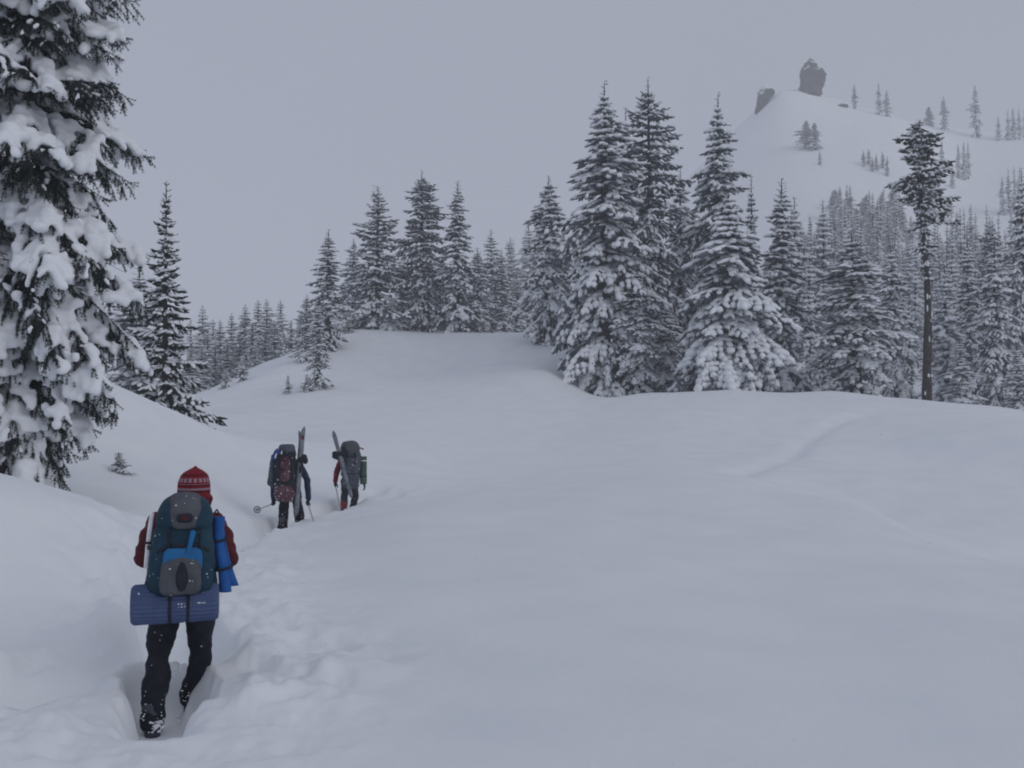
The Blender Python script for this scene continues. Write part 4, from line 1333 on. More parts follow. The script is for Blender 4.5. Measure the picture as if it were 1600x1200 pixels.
# ---- the nearest hiker
def hiker_one():
    px, d = 283, 6.45
    b = unproject(px, 1145, d)
    o = empty('person', (b.x, d, 0.0), math.radians(17.5))
    tag(o, 'nearest hiker in a red striped knitted hat, maroon jacket and black trousers', 'person')
    o.location.z = 0.012
    o.scale = (1, 1, 0.976)
    hc = (0.06, 0.05, 1.565)
    hipL, kneeL, ankL, toeL = (-0.095, 0.0, 0.86), (-0.150, 0.05, 0.47), (-0.172, -0.04, 0.10), (-0.19, 0.17, 0.01)
    hipR, kneeR, ankR, toeR = (0.095, 0.0, 0.86), (0.115, 0.10, 0.47), (0.060, 0.30, 0.14), (0.07, 0.50, 0.05)
    shL, elL, wrL = (-0.165, 0.03, 1.38), (-0.247, -0.01, 1.15), (-0.17, 0.21, 1.08)
    shR, elR, wrR = (0.195, 0.03, 1.38), (0.284, -0.01, 1.13), (0.22, 0.21, 1.07)
    hd, P = head_items(hc)
    body = hd + limb_chain([P(0, -0.01, -0.05), (0.02, 0.02, 1.42)], [0.052, 0.060]) + [loft([(0.80, 0, 0.0, .10, .08, 2.2), (0.92, 0, 0.0, .155, .10, 2.4), (1.08, 0, 0.02, .135, .09, 2.3), (1.32, 0.01, 0.03, .165, .10, 2.4), (1.43, 0.015, 0.03, .10, .07, 2)])]
    body += limb_chain([hipL, kneeL, ankL], [.080, .055, .038]) + limb_chain([hipR, kneeR, ankR], [.080, .055, .038]) + limb_chain([ankL, toeL], [.035, .028]) + limb_chain([ankR, toeR], [.035, .028])
    body += limb_chain([shL, elL, wrL], [.050, .040, .028]) + limb_chain([shR, elR, wrR], [.050, .040, .028])
    skin('body', body, M_SKIN, o, 0.011, 2)
    # trousers, baggy with folds at the knees
    tr = [loft([(0.78, 0, 0.0, .12, .10, 2.2), (0.86, 0, 0.0, .185, .125, 2.4), (0.98, 0, 0.0, .170, .12, 2.4), (1.06, 0, 0.01, .150, .11, 2.3)])]
    tr += limb_chain([(-0.092, 0.0, 0.85), (-0.125, 0.03, 0.64), (-0.145, 0.05, 0.50), (-0.153, 0.02, 0.36), (-0.168, -0.02, 0.24), (-0.174, -0.035, 0.10)], [.103, .090, .073, .084, .082, .080])
    tr += limb_chain([(0.092, 0.0, 0.85), (0.108, 0.04, 0.66), (0.110, 0.09, 0.50), (0.100, 0.15, 0.36), (0.080, 0.23, 0.25), (0.062, 0.29, 0.15)], [.103, .088, .074, .083, .078, .072])
    tro = skin('trousers', tr, M_BLACKP, o, 0.011, 2, disp=(8.0, 0.022, 1.2))
    jk = [loft([(0.90, 0, 0.0, .165, .125, 2.4), (1.0, 0, 0.0, .165, .12, 2.4), (1.15, 0, 0.02, .160, .12, 2.4), (1.30, 0.01, 0.03, .190, .125, 2.5), (1.42, 0.015, 0.03, .165, .10, 2.3), (1.50, 0.04, 0.03, .075, .075, 2)])]
    jk += limb_chain([shL, (-0.215, 0.0, 1.27), elL, (-0.205, 0.10, 1.12), wrL], [.066, .061, .056, .052, .046]) + limb_chain([shR, (0.252, 0.0, 1.26), elR, (0.25, 0.10, 1.11), wrR], [.066, .061, .056, .052, .046])
    skin('jacket', jk, M_MAROON, o, 0.011, 2, disp=(9.0, 0.020, 1.2))
    for w, s in ((wrL, -1), (wrR, 1)):
        c = np.array(w) + np.array([-s * 0.035, 0.055, 0.0])
        skin('glove', fist(c, (0.1 * s, 0.1, 1), (s * 0.7, -0.7, 0), s) + [capsule(w, c + np.array([s * 0.02, -0.02, 0]), .040, .030)], M_DARK, o, 0.008, 1)
    for a, t, z in ((ankL, toeL, 0), (ankR, toeR, 0)):
        bt = skin('boot', boot_items((a[0], a[1], a[2]), t, 0.10), M_BOOT, o, 0.010, 1)
    # knitted hat with ear flaps and a small peak
    hat = [loft([(1.50, 0.06, 0.045, .095, .112, 2), (1.565, 0.06, 0.045, .103, .120, 2), (1.63, 0.06, 0.045, .102, .118, 2), (1.68, 0.062, 0.045, .087, .100, 2), (1.712, 0.065, 0.04, .057, .066, 2), (1.735, 0.068, 0.035, .016, .018, 2)], m=30)]
    hat += [capsule((-0.02, 0.07, 1.525), (-0.015, 0.075, 1.46), .035, .022), capsule((0.145, 0.07, 1.525), (0.14, 0.075, 1.46), .035, .022)]
    hat += [capsule((0.068, 0.035, 1.735), (0.070, 0.033, 1.743), .010, .008)]
    skin('hat', hat, knit_material(), o, 0.007, 1, disp=(22, 0.003, 1), label='red knitted hat with pale patterned bands')
    for s in (-1, 1):
        shape('eye', [capsule(P(s * 0.030, 0.072, 0.018), P(s * 0.030, 0.074, 0.018), 0.011, 0.011)], M_WHITE, o)
    shape('hair', [loft([(1.40, 0.055, -0.025, .040, .022, 2), (1.45, 0.055, -0.030, .058, .030, 2), (1.52, 0.055, -0.025, .066, .035, 2)])], M_HAIR, o)
    specks('snow_speck', surf_points(tro, 38, 3, zr=(0.05, 0.24)), None, M_PADSNOW, o, 0.0060, 1)
    specks('snow_speck', surf_points(tro, 26, 5), None, M_PADSNOW, o, 0.0035, 2)
    specks('snow_clod', [(-0.19 + 0.010 * i % 0.1, -0.115, 0.06 + 0.012 * (i % 6)) for i in range(18)], None, M_PADSNOW, o, 0.011, 3)
    # snowshoe under each boot
    for nm, a, t in (('l', ankL, toeL), ('r', ankR, toeR)):
        s = gear('snowshoe', o, 'blue-rimmed snowshoe under the nearest hiker\'s %s boot' % ('rear left' if nm == 'l' else 'forward right, mostly buried'), 'snowshoe')
        cx_, cy_, cz = (a[0] + t[0]) / 2, (a[1] + t[1]) / 2, t[2] - 0.035
        ring = []
        for k in range(24):
            an = 2 * math.pi * k / 24
            ring.append((cx_ + 0.105 * math.cos(an) * (1 - 0.15 * math.sin(an) * -1), cy_ + 0.29 * math.sin(an), cz + (0.05 * max(0, math.sin(an)) ** 3)))
        shape('frame', [capsule(ring[k], ring[(k + 1) % 24], 0.011, 0.011, n=8) for k in range(24)], M_BLUEPAD, s)
        V = np.array(ring + [(cx_, cy_, cz)] + [(p[0], p[1], p[2] + 0.006) for p in ring] + [(cx_, cy_, cz + 0.006)])
        Fq = [(24, (k + 1) % 24, k, k) for k in range(24)] + [(49, 25 + k, 25 + (k + 1) % 24, 25 + (k + 1) % 24) for k in range(24)]
        shape('deck', [(V, Fq)], M_GREY, s, smooth=False)
        specks('snow_clod', [(cx_ + 0.08 * math.cos(i * 2.4), cy_ - 0.20 + 0.1 * math.sin(i * 1.7), cz + 0.02) for i in range(22)], None, M_PADSNOW, s, 0.024, 8)

    # ---------------- backpack
    bp = gear('backpack', o, 'large dark teal and grey backpack on the nearest hiker', 'backpack')
    body_ = skin('pack_body', [loft([(0.90, -0.015, -0.26, .150, .10, 3), (0.96, -0.012, -0.27, .205, .135, 3.2), (1.12, -0.008, -0.28, .205, .150, 3.2), (1.28, 0.0, -0.28, .192, .150, 3.2), (1.40, 0.008, -0.27, .175, .140, 3),
                                    (1.48, 0.010, -0.26, .155, .125, 2.8), (1.525, 0.010, -0.25, .11, .09, 2.4)]),
                             capsule((-0.205, -0.26, 0.96), (-0.19, -0.25, 1.20), .032, .022), capsule((0.195, -0.26, 0.96), (0.182, -0.25, 1.20), .030, .022)], M_TEAL, bp, 0.009, 2, disp=(8, 0.012, 1.6))
    skin('lid', [loft([(1.345, 0.012, -0.275, .165, .155, 3.2), (1.385, 0.012, -0.28, .180, .165, 3.2), (1.46, 0.012, -0.275, .168, .155, 3), (1.525, 0.012, -0.26, .130, .125, 2.6), (1.555, 0.012, -0.25, .075, .08, 2.2)])], M_TEAL, bp, 0.009, 2, disp=(8, 0.007, 1.5))
    skin('lid_panel', [loft([(1.350, 0.012, -0.335, .075, .118, 3.5), (1.39, 0.012, -0.340, .098, .120, 3.5), (1.46, 0.012, -0.330, .110, .118, 3.2), (1.525, 0.012, -0.29, .108, .108, 2.8), (1.560, 0.012, -0.26, .080, .085, 2.2), (1.572, 0.012, -0.25, .03, .03, 2)])],
         M_GREY, bp, 0.009, 2, disp=(9, 0.004, 1.4), label='grey panel on the lid')
    shape('emblem', [capsule((-0.010, -0.4600, 1.420), (0.034, -0.4600, 1.420), 0.030, 0.030, flat=0.35, axis=(0, 1, 0))], M_DARK, bp, 'dark oval emblem patch')
    shape('emblem_badge', [capsule((0.002, -0.4700, 1.420), (0.022, -0.4700, 1.420), 0.012, 0.012, flat=0.4, axis=(0, 1, 0))], M_MAROON, bp, 'small maroon badge')
    skin('front_pocket', [loft([(0.925, -0.012, -0.385, .105, .050, 3), (0.96, -0.012, -0.40, .128, .070, 3.2), (1.06, -0.010, -0.405, .126, .075, 3.2), (1.13, -0.005, -0.40, .120, .066, 3.2), (1.165, 0.0, -0.395, .085, .056, 2.6), (1.215, 0.002, -0.395, .030, .052, 2.2), (1.248, 0.002, -0.39, .010, .045, 2)])],
         M_GREY, bp, 0.008, 2, disp=(14, 0.005, 1.4), label='grey outer pocket')
    shape('pocket_mesh', [loft([(0.957, -0.002, -0.468, .008, .016, 2), (0.975, -0.002, -0.472, .026, .016, 2), (1.025, -0.002, -0.476, .038, .016, 2), (1.08, -0.002, -0.474, .034, .016, 2), (1.125, -0.002, -0.465, .018, .014, 2), (1.14, -0.002, -0.46, .006, .01, 2)])], M_DARK, bp, 'black oval mesh panel')
    # webbing
    shape('compression_strap', [strap([(-0.195, -0.30, 1.19), (-0.15, -0.415, 1.205), (-0.07, -0.44, 1.245), (0.002, -0.445, 1.235)], .018, .006)], M_DARK, bp)
    shape('compression_strap', [strap([(0.195, -0.30, 1.19), (0.16, -0.415, 1.20), (0.08, -0.44, 1.245), (0.002, -0.445, 1.235)], .018, .006)], M_DARK, bp)
    shape('lid_strap', [strap([(-0.085, -0.44, 1.36), (-0.085, -0.445, 1.29), (-0.075, -0.44, 1.23)], .015, .006)], M_DARK, bp)
    shape('lid_strap', [strap([(0.105, -0.44, 1.36), (0.105, -0.44, 1.29), (0.095, -0.44, 1.22)], .015, .006)], M_DARK, bp)
    shape('side_strap', [strap([(-0.20, -0.20, 1.23), (-0.215, -0.30, 1.22), (-0.18, -0.38, 1.215)], .022, .006)], M_DARK, bp)
    shape('haul_loop', [capsule((0.195, -0.26, 1.43), (0.212, -0.265, 1.452), .005, .005, n=6), capsule((0.212, -0.265, 1.452), (0.222, -0.265, 1.435), .005, .005, n=6), capsule((0.222, -0.265, 1.435), (0.212, -0.26, 1.418), .005, .005, n=6)], M_DARK, bp)
    for s in (-1, 1):
        shape('shoulder_strap', [strap([(s * 0.11 + .01, -0.14, 1.36), (s * 0.125 + .01, -0.03, 1.47), (s * 0.13 + .01, 0.10, 1.42), (s * 0.135, 0.165, 1.28), (s * 0.15, 0.10, 1.10), (s * 0.17, -0.10, 1.0)], .055, .012)], M_DARK, bp)
    hb = [(0.20 * math.sin(a), 0.155 * math.cos(a), 0.985) for a in np.linspace(-2.6, 2.6, 22)]
    shape('hip_belt', [strap(hb, .06, .014)], M_DARK, bp)
    specks('snow_speck', np.concatenate([surf_points(body_, 40, 8)]), None, M_PADSNOW, bp, 0.0036, 4)
    for c in [c for c in bp.children if c.name.startswith(('lid_panel', 'front_pocket'))]:
        specks('snow_speck', surf_points(c, 12, 9), None, M_PADSNOW, bp, 0.0038, 5)
    # shovel held under the pocket
    sh = gear('snow_shovel', o, 'turquoise snow shovel tucked behind the grey pocket of the nearest hiker\'s backpack', 'shovel')
    shape('blade', [loft([(1.10, 0.002, -0.432, .120, .010, 3), (1.17, 0.002, -0.436, .120, .012, 3), (1.205, 0.002, -0.438, .112, .012, 3), (1.228, 0.002, -0.436, .090, .008, 3)])], M_CYAN, sh)
    shape('handle', [capsule((0.035, -0.452, 1.20), (0.062, -0.455, 1.325), .014, .018)], M_CYAN, sh)
    # foam mat rolled crosswise under the pack
    mt = gear('sleeping_mat', o, 'slate blue ribbed foam mat rolled crosswise under the backpack', 'sleeping mat')
    cx_, cyy, cz, Lh, R_ = -0.040, -0.28, 0.838, 0.255, 0.114
    V, Fc = [], []
    nx, na = 46, 192
    for i in range(nx + 1):
        t = -1 + 2 * i / nx
        edge = max(0, (abs(t) - 0.90) / 0.10)
        rr = R_ * (1 - 0.14 * edge ** 2.2)
        for st in (-0.12, 0.26):
            rr *= 1 - 0.055 * math.exp(-((t - st) / 0.05) ** 2)
        for k in range(na):
            a = 2 * math.pi * k / na
            q = rr * (1 + 0.052 * max(-0.5, math.cos(a * 26))) * (1 + 0.02 * math.sin(a * 2 + t * 2) + 0.012 * math.sin(3 * a + 5 * t))
            V.append((cx_ + Lh * t, cyy + q * math.cos(a), cz + q * math.sin(a)))
    for i in range(nx):
        for k in range(na):
            k2 = (k + 1) % na
            Fc.append((i * na + k, (i + 1) * na + k, (i + 1) * na + k2, i * na + k2))
    rollm = shape('roll', [(np.array(V), Fc)], M_MAT, mt)
    for s in (-1, 1):                                           # spiral ends
        V, Fc = [], []
        turns, nn = 5, 150
        for i in range(nn + 1):
            a = 2 * math.pi * turns * i / nn
            r = R_ * 0.88 * (1 - i / nn) + 0.004
            w = R_ * 0.88 / turns * 0.80
            for rr, xo in ((r, 0), (max(r - w, 0.001), 0), (max(r - w * 0.5, 0.002), 0.006)):
                V.append((cx_ + s * (Lh - 0.004 + xo), cyy + rr * math.cos(a), cz + rr * math.sin(a)))
        for i in range(nn):
            Fc += [(i * 3, i * 3 + 2, i * 3 + 5, i * 3 + 3), (i * 3 + 2, i * 3 + 1, i * 3 + 4, i * 3 + 5)]
        shape('end', [(np.array(V), Fc)], M_MAT, mt)
    for x in (-0.12 * Lh + cx_ - 0.0, 0.26 * Lh + cx_ + 0.01):
        ring = [(x, cyy + R_ * 0.985 * math.cos(a), cz + R_ * 0.985 * math.sin(a)) for a in np.linspace(0, 2 * math.pi, 40, endpoint=False)]
        shape('strap', [strap(ring, .017, .006, True), strap([(x, cyy - .09, cz + .09), (x, cyy - .09, cz + .15)], .017, .006)], M_DARK, mt)
    pts = surf_points(rollm, 55, 12)
    specks('snow_speck', np.concatenate([pts, [(cx_ + 0.13 + 0.009 * i, cyy - R_ - 0.002, cz + 0.012 + 0.002 * (i % 2)) for i in range(6)], [(cx_ + 0.02 + 0.018 * (i % 3), cyy - R_, cz - 0.005 + 0.017 * (i // 3)) for i in range(6)]]), None, M_PADSNOW, mt, 0.0046, 6)
    # bright blue pad strapped to the right side
    bpad = gear('foam_pad', o, 'bright blue foam pad rolled upright and strapped to the right side of the teal backpack', 'foam pad')
    a0 = [(0.905, 0.272, -0.27, .040, .036, 2), (1.05, 0.258, -0.27, .036, .034, 2), (1.17, 0.236, -0.27, .033, .032, 2), (1.26, 0.224, -0.27, .034, .034, 2), (1.405, 0.226, -0.27, .039, .038, 2)]
    V, Fc = loft(a0, n=32, m=24, cap=False)
    V2, F2 = loft([(z, x, y, hx - .009, hy - .009, e) for z, x, y, hx, hy, e in a0], n=32, m=24, cap=False)
    k0 = len(V)
    rim = []
    for base in (0, 23 * 32):
        for k in range(32):
            k2 = (k + 1) % 32
            f = (base + k, base + k2, k0 + base + k2, k0 + base + k)
            rim.append(f if base else f[::-1])
    shape('roll', [(np.concatenate([V, V2]), Fc + [tuple(i + k0 for i in f[::-1]) for f in F2] + rim)], M_BLUEPAD, bpad)
    fl = []
    for i in range(10):
        t = i / 9
        z = 1.32 - 0.385 * t
        x0, x1 = 0.245 + 0.028 * t, 0.262 + 0.098 * t ** 1.5
        fl.append([(x0, -0.235, z), ((x0 + x1) / 2, -0.250, z), (x1, -0.232, z)])
    V, Fc = [], []
    for row in fl:
        for p in row: V.append(p)
        for p in row[::-1]: V.append((p[0], p[1] + 0.011, p[2]))
    for i in range(9):
        for k in range(6):
            k2 = (k + 1) % 6
            Fc.append((i * 6 + k, i * 6 + k2, i * 6 + 6 + k2, i * 6 + 6 + k))
    Fc += [(0, 5, 4, 1), (1, 4, 3, 2), (54, 55, 58, 59), (55, 56, 57, 58)]
    shape('flap', [(np.array(V), Fc)], M_BLUEPAD, bpad, 'loose outer turn of the pad, flaring at the bottom', smooth=False)
    for z, x in ((1.245, 0.224), (1.06, 0.262)):
        ring = [(x + 0.046 * math.cos(a) + 0.008 * math.cos(a), -0.262 + 0.046 * math.sin(a), z + 0.012 * math.cos(a)) for a in np.linspace(0, 2 * math.pi, 24, endpoint=False)]
        shape('strap', [strap(ring, .016, .005, True), strap([(x - .04, -0.31, z - .012), (x - 0.09, -0.37, z - 0.03)], .016, .005)], M_DARK, bpad)
    # white picket on the left side
    wp = gear('snow_picket', o, 'slim white picket strapped upright to the left side of the teal backpack', 'picket')
    shape('blade', [loft([(1.09, -0.224, -0.27, .014, .020, 4), (1.10, -0.224, -0.27, .016, .022, 4), (1.27, -0.212, -0.265, .016, .022, 4), (1.42, -0.196, -0.26, .015, .022, 4), (1.43, -0.196, -0.26, .013, .02, 4)])], M_WHITE, wp)
    shape('strap', [strap([(-0.232, -0.235, 1.25), (-0.236, -0.275, 1.25), (-0.222, -0.299, 1.25), (-0.178, -0.300, 1.25)], .014, .005)], M_DARK, wp)
hiker_one()
for _n in ('backpack', 'snow_shovel', 'foam_pad', 'snow_picket'):
    bpy.data.objects[_n].scale = (0.94, 1, PACK_Z)
    bpy.data.objects[_n].location.z += PACK_LIFT
bpy.data.objects['sleeping_mat'].location.z += 0.04

# ---- the two hikers ahead
def hiker_far(px, d, foot_py, pxm, rz, label, cols, dims):
    b = unproject(px, foot_py, d)
    zg = gz(b.x, d)
    o = empty('person', (b.x, d, zg - 0.02), rz)
    tag(o, label, 'person')
    D_ = dims
    hd, P = head_items(D_['head'], 0.095)
    body = hd + limb_chain([P(0, -0.01, -0.05), (0, 0.06, 1.42)], [0.052, 0.060]) + [loft([(0.80, 0, 0.0, .10, .08, 2.2), (0.92, 0, 0.0, .155, .10, 2.4), (1.08, 0, 0.03, .135, .09, 2.3), (1.32, 0, 0.06, .165, .10, 2.4), (1.43, 0, 0.07, .10, .07, 2)])]
    jk = [loft([(0.78, 0, 0.0, .175, .13, 2.4), (0.95, 0, 0.0, .175, .13, 2.4), (1.15, 0, 0.03, .17, .125, 2.4), (1.30, 0, 0.06, .20, .13, 2.5), (1.42, 0, 0.06, .17, .105, 2.3), (1.50, 0, 0.07, .075, .075, 2)])]
    tr = [loft([(0.76, 0, 0.0, .12, .10, 2.2), (0.86, 0, 0.0, .175, .12, 2.4), (1.0, 0, 0.0, .165, .12, 2.4)])]
    for s, L in ((-1, D_['legL']), (1, D_['legR'])):
        hip, knee, ank, toe = L
        body += limb_chain([hip, knee, ank, toe], [.080, .055, .038, .030])
        mid = tuple((np.array(knee) + np.array(ank)) / 2)
        tr += limb_chain([hip, knee, mid, ank], D_.get('legr', [.105, .082, .086, .084]))
    sleeves = []
    for A in (D_['armL'], D_['armR']):
        sh, el, wr = A
        body += limb_chain([sh, el, wr], [.050, .040, .028])
        sleeves += limb_chain([sh, el, wr], [.075, .064, .054])
    skin('body', body, M_SKIN, o, 0.014, 2)
    tro = skin('trousers', tr, cols['trousers'], o, 0.014, 2, disp=(8.0, 0.022, 1.0))
    jo = skin('jacket', jk + sleeves, cols['jacket'], o, 0.014, 2, disp=(8.0, 0.018, 1.0))
    for it in D_['hands']:
        skin('glove', it, cols['glove'], o, 0.009, 1)
    for L in (D_['legL'], D_['legR']):
        skin('boot', boot_items(L[2], L[3], 0.17), cols['boot'], o, 0.012, 1)
    hx_, hy_, hz_ = D_['head']
    skin('hat', [loft([(hz_ - 0.03, hx_, hy_ - .005, .092, .105, 2), (hz_ + 0.04, hx_, hy_ - .005, .098, .112, 2), (hz_ + 0.10, hx_, hy_ - .01, .075, .085, 2), (hz_ + 0.135, hx_, hy_ - .01, .02, .02, 2)])], cols['hat'], o, 0.010, 1)
    for s in (-1, 1):
        shape('eye', [capsule(P(s * 0.030, 0.072, 0.018), P(s * 0.030, 0.074, 0.018), 0.011, 0.011)], M_WHITE, o)
    shape('hair', [loft([(hz_ - .11, hx_, hy_ - .075, .050, .022, 2), (hz_ - .05, hx_, hy_ - .075, .068, .030, 2), (hz_, hx_, hy_ - .07, .070, .035, 2)])], M_HAIR, o)
    specks('snow_speck', np.concatenate([surf_points(tro, 40, 3, zr=(0.0, 0.45)), surf_points(tro, 16, 4), surf_points(jo, 14, 5)]), None, M_PADSNOW, o, 0.007, 1)
    return o

M_NAVY = fabric('navy_jacket', (0.018, 0.024, 0.055), (0.030, 0.042, 0.10), 5)
M_BLACKN = fabric('black_nylon', (0.014, 0.016, 0.024), (0.030, 0.034, 0.045), 8)
M_WINE = fabric('wine_nylon', (0.060, 0.018, 0.028), (0.16, 0.085, 0.11), 7)
M_ROYAL = fabric('royal_blue_nylon', (0.020, 0.050, 0.210), (0.045, 0.10, 0.32), 7)
M_SLATE = fabric('slate_nylon', (0.060, 0.068, 0.092), (0.10, 0.11, 0.14), 8)
M_RED = fabric('red_jacket', (0.22, 0.022, 0.026), (0.16, 0.018, 0.022), 6)
M_GREEN = fabric('green_foam', (0.055, 0.095, 0.075), (0.080, 0.125, 0.10), 8)
M_TROUS = fabric('dark_grey_trousers', (0.030, 0.032, 0.046), (0.048, 0.050, 0.068), 8)
M_SKI = fabric('ski_top', (0.12, 0.14, 0.17), (0.28, 0.30, 0.34), 9, rough=0.5)
M_SKI2 = fabric('ski_base', (0.10, 0.11, 0.13), (0.22, 0.22, 0.20), 9, rough=0.5)
M_REDBOOT = fabric('red_boot', (0.20, 0.020, 0.030), (0.30, 0.05, 0.06), 10)
M_YELLOW = fabric('pale_yellow_ski', (0.13, 0.14, 0.12), rough=0.5)

# middle hiker: photo column 452, 76.6 pixels per metre
o2 = hiker_far(452, 20.3, 835, 76.6, math.radians(11), 'middle hiker in navy jacket and black trousers carrying upright skis',
    dict(trousers=M_BLACKP, jacket=M_NAVY, glove=M_DARK, boot=M_BOOT, hat=M_NAVY),
    dict(legr=[.115, .102, .104, .100], head=(0.02, 0.16, 1.58),
         legL=((-0.10, 0.0, 0.86), (-0.105, 0.02, 0.48), (-0.13, -0.10, 0.12), (-0.14, 0.10, 0.03)),
         legR=((0.11, 0.02, 0.86), (0.165, 0.12, 0.50), (0.195, 0.26, 0.20), (0.20, 0.44, 0.10)),
         armL=((-0.19, 0.05, 1.38), (-0.32, -0.02, 1.02), (-0.315, 0.06, 0.68)),
         armR=((0.19, 0.05, 1.38), (0.345, 0.0, 1.08), (0.375, 0.04, 0.70)),
         hands=[fist((-0.32, 0.05, 0.60), (-0.25, -1.0, 0.0), (0, 0, 1), 1) + [capsule((-0.315, 0.06, 0.70), (-0.315, 0.055, 0.63), .046, .034)],
                fist((0.365, 0.04, 0.60), (0.12, -0.6, -0.35), (0, 0.3, 1), 1) + [capsule((0.375, 0.04, 0.71), (0.37, 0.04, 0.64), .046, .034)]]))
ski_pole((-0.30, 0.16, 0.60), (-0.60, -1.05, 0.57), 'ski pole in the middle hiker\'s left hand, its basket pointing back at the left', o2)
ski_pole((0.355, 0.12, 0.63), (0.53, -0.82, 0.16), 'ski pole trailing from the middle hiker\'s right hand', o2)
bp = gear('backpack', o2, 'tall bulging black and maroon backpack on the middle hiker, dusted with snow', 'backpack')
pb = skin('pack_body', [loft([(0.70, -0.09, -0.26, .12, .09, 2.8), (0.78, -0.09, -0.28, .20, .15, 3), (0.95, -0.10, -0.29, .215, .17, 3), (1.25, -0.10, -0.30, .225, .18, 3), (1.55, -0.09, -0.29, .215, .17, 3), (1.70, -0.075, -0.28, .18, .15, 2.8), (1.76, -0.07, -0.27, .12, .10, 2.4)])], M_BLACKN, bp, 0.015, 2, disp=(7, 0.02, 1))
skin('lid', [loft([(1.66, -0.06, -0.28, .13, .15, 3), (1.70, -0.055, -0.29, .155, .165, 3), (1.77, -0.05, -0.28, .150, .155, 3), (1.81, -0.045, -0.27, .11, .11, 2.4)])], M_SLATE, bp, 0.014, 2, disp=(8, 0.014, 1), label='grey lid')
c1 = skin('front_panel', [loft([(1.05, -0.09, -0.455, .055, .025, 2.6), (1.12, -0.085, -0.465, .085, .030, 2.8), (1.30, -0.08, -0.475, .090, .034, 2.8), (1.48, -0.075, -0.465, .090, .030, 2.8), (1.58, -0.07, -0.445, .060, .022, 2.6)])], M_WINE, bp, 0.012, 2, disp=(10, 0.010, 1), label='maroon front panel')
c2 = skin('bottom_bag', [loft([(0.66, -0.09, -0.33, .12, .10, 2.6), (0.74, -0.09, -0.36, .19, .15, 2.8), (0.86, -0.095, -0.37, .20, .155, 2.8), (0.97, -0.10, -0.36, .17, .14, 2.8), (1.03, -0.10, -0.34, .10, .10, 2.4)])], M_WINE, bp, 0.014, 2, disp=(9, 0.020, 1), label='maroon bag at the bottom, powdered with snow')
c3 = skin('side_bundle', [loft([(0.98, -0.355, -0.26, .050, .07, 2.4), (1.05, -0.36, -0.27, .075, .09, 2.6), (1.20, -0.345, -0.27, .062, .085, 2.6), (1.45, -0.325, -0.27, .062, .085, 2.6), (1.60, -0.315, -0.27, .045, .06, 2.4)])], M_SLATE, bp, 0.013, 2, disp=(9, 0.012, 1), label='grey bundle on the left side')
skin('top_bundle', [loft([(1.47, -0.265, -0.31, .045, .06, 2.3), (1.54, -0.25, -0.34, .085, .10, 2.5), (1.63, -0.225, -0.34, .10, .11, 2.5), (1.71, -0.19, -0.32, .085, .10, 2.5), (1.745, -0.17, -0.31, .04, .05, 2.2)])], M_ROYAL, bp, 0.012, 2, disp=(12, 0.016, 1), label='royal blue jacket stuffed under the lid')
for a, b_ in (((-0.275, -0.44, 1.55), (-0.255, -0.44, 1.62)), ((-0.155, -0.445, 1.63), (-0.145, -0.435, 1.68))):  # two short white strips on the blue bundle
    shape('white_strip', [capsule(a, b_, .014, .014, n=8)], M_WHITE, bp, 'small white strip')
for z in (1.08, 1.34, 1.60):
    shape('compression_strap', [strap([(-0.335, -0.25, z), (-0.31, -0.40, z), (-0.20, -0.475, z - 0.01), (-0.09, -0.515, z - 0.02), (0.02, -0.485, z - 0.01), (0.10, -0.42, z), (0.135, -0.25, z)], .022, .006)], M_DARK, bp)
for s in (-1, 1):
    shape('shoulder_strap', [strap([(s * 0.11, -0.13, 1.36), (s * 0.125, 0.0, 1.49), (s * 0.13, 0.15, 1.42), (s * 0.135, 0.20, 1.28), (s * 0.15, 0.12, 1.10), (s * 0.17, -0.10, 1.0)], .06, .014)], M_DARK, bp)
specks('snow_speck', np.concatenate([surf_points(c2, 46, 3), surf_points(c1, 12, 4), surf_points(pb, 30, 5), surf_points(c3, 12, 6)]), None, M_PADSNOW, bp, 0.008, 6)
ski((0.262, -0.34, 2.17), (0.145, -0.42, 0.42), (0.35, -1, 0), 'outer ski upright on the right of the middle hiker\'s pack, grey topsheet and red mark', o2, M_SKI)
ski((0.235, -0.28, 2.08), (0.125, -0.30, 0.36), (-0.75, 1, 0), 'inner ski of the middle hiker\'s pair, hidden behind the outer one', o2, M_YELLOW)
o_ = bpy.data.objects
lastski = [s for s in COL.objects if s.name.startswith('ski') and s.get('category') == 'ski'][0]
shape('mark', [capsule((0.258, -0.392, 1.93), (0.262, -0.392, 1.97), .022, .022, n=10)], M_RED, lastski, 'red mark on the tip')
big = shape('heel_plate', [capsule((0.20, -0.36, 1.52), (0.295, -0.38, 1.50), .050, .070), capsule((0.29, -0.38, 1.56), (0.31, -0.38, 1.47), .055, .055)], M_DARK, lastski, 'large dark binding standing off the ski')

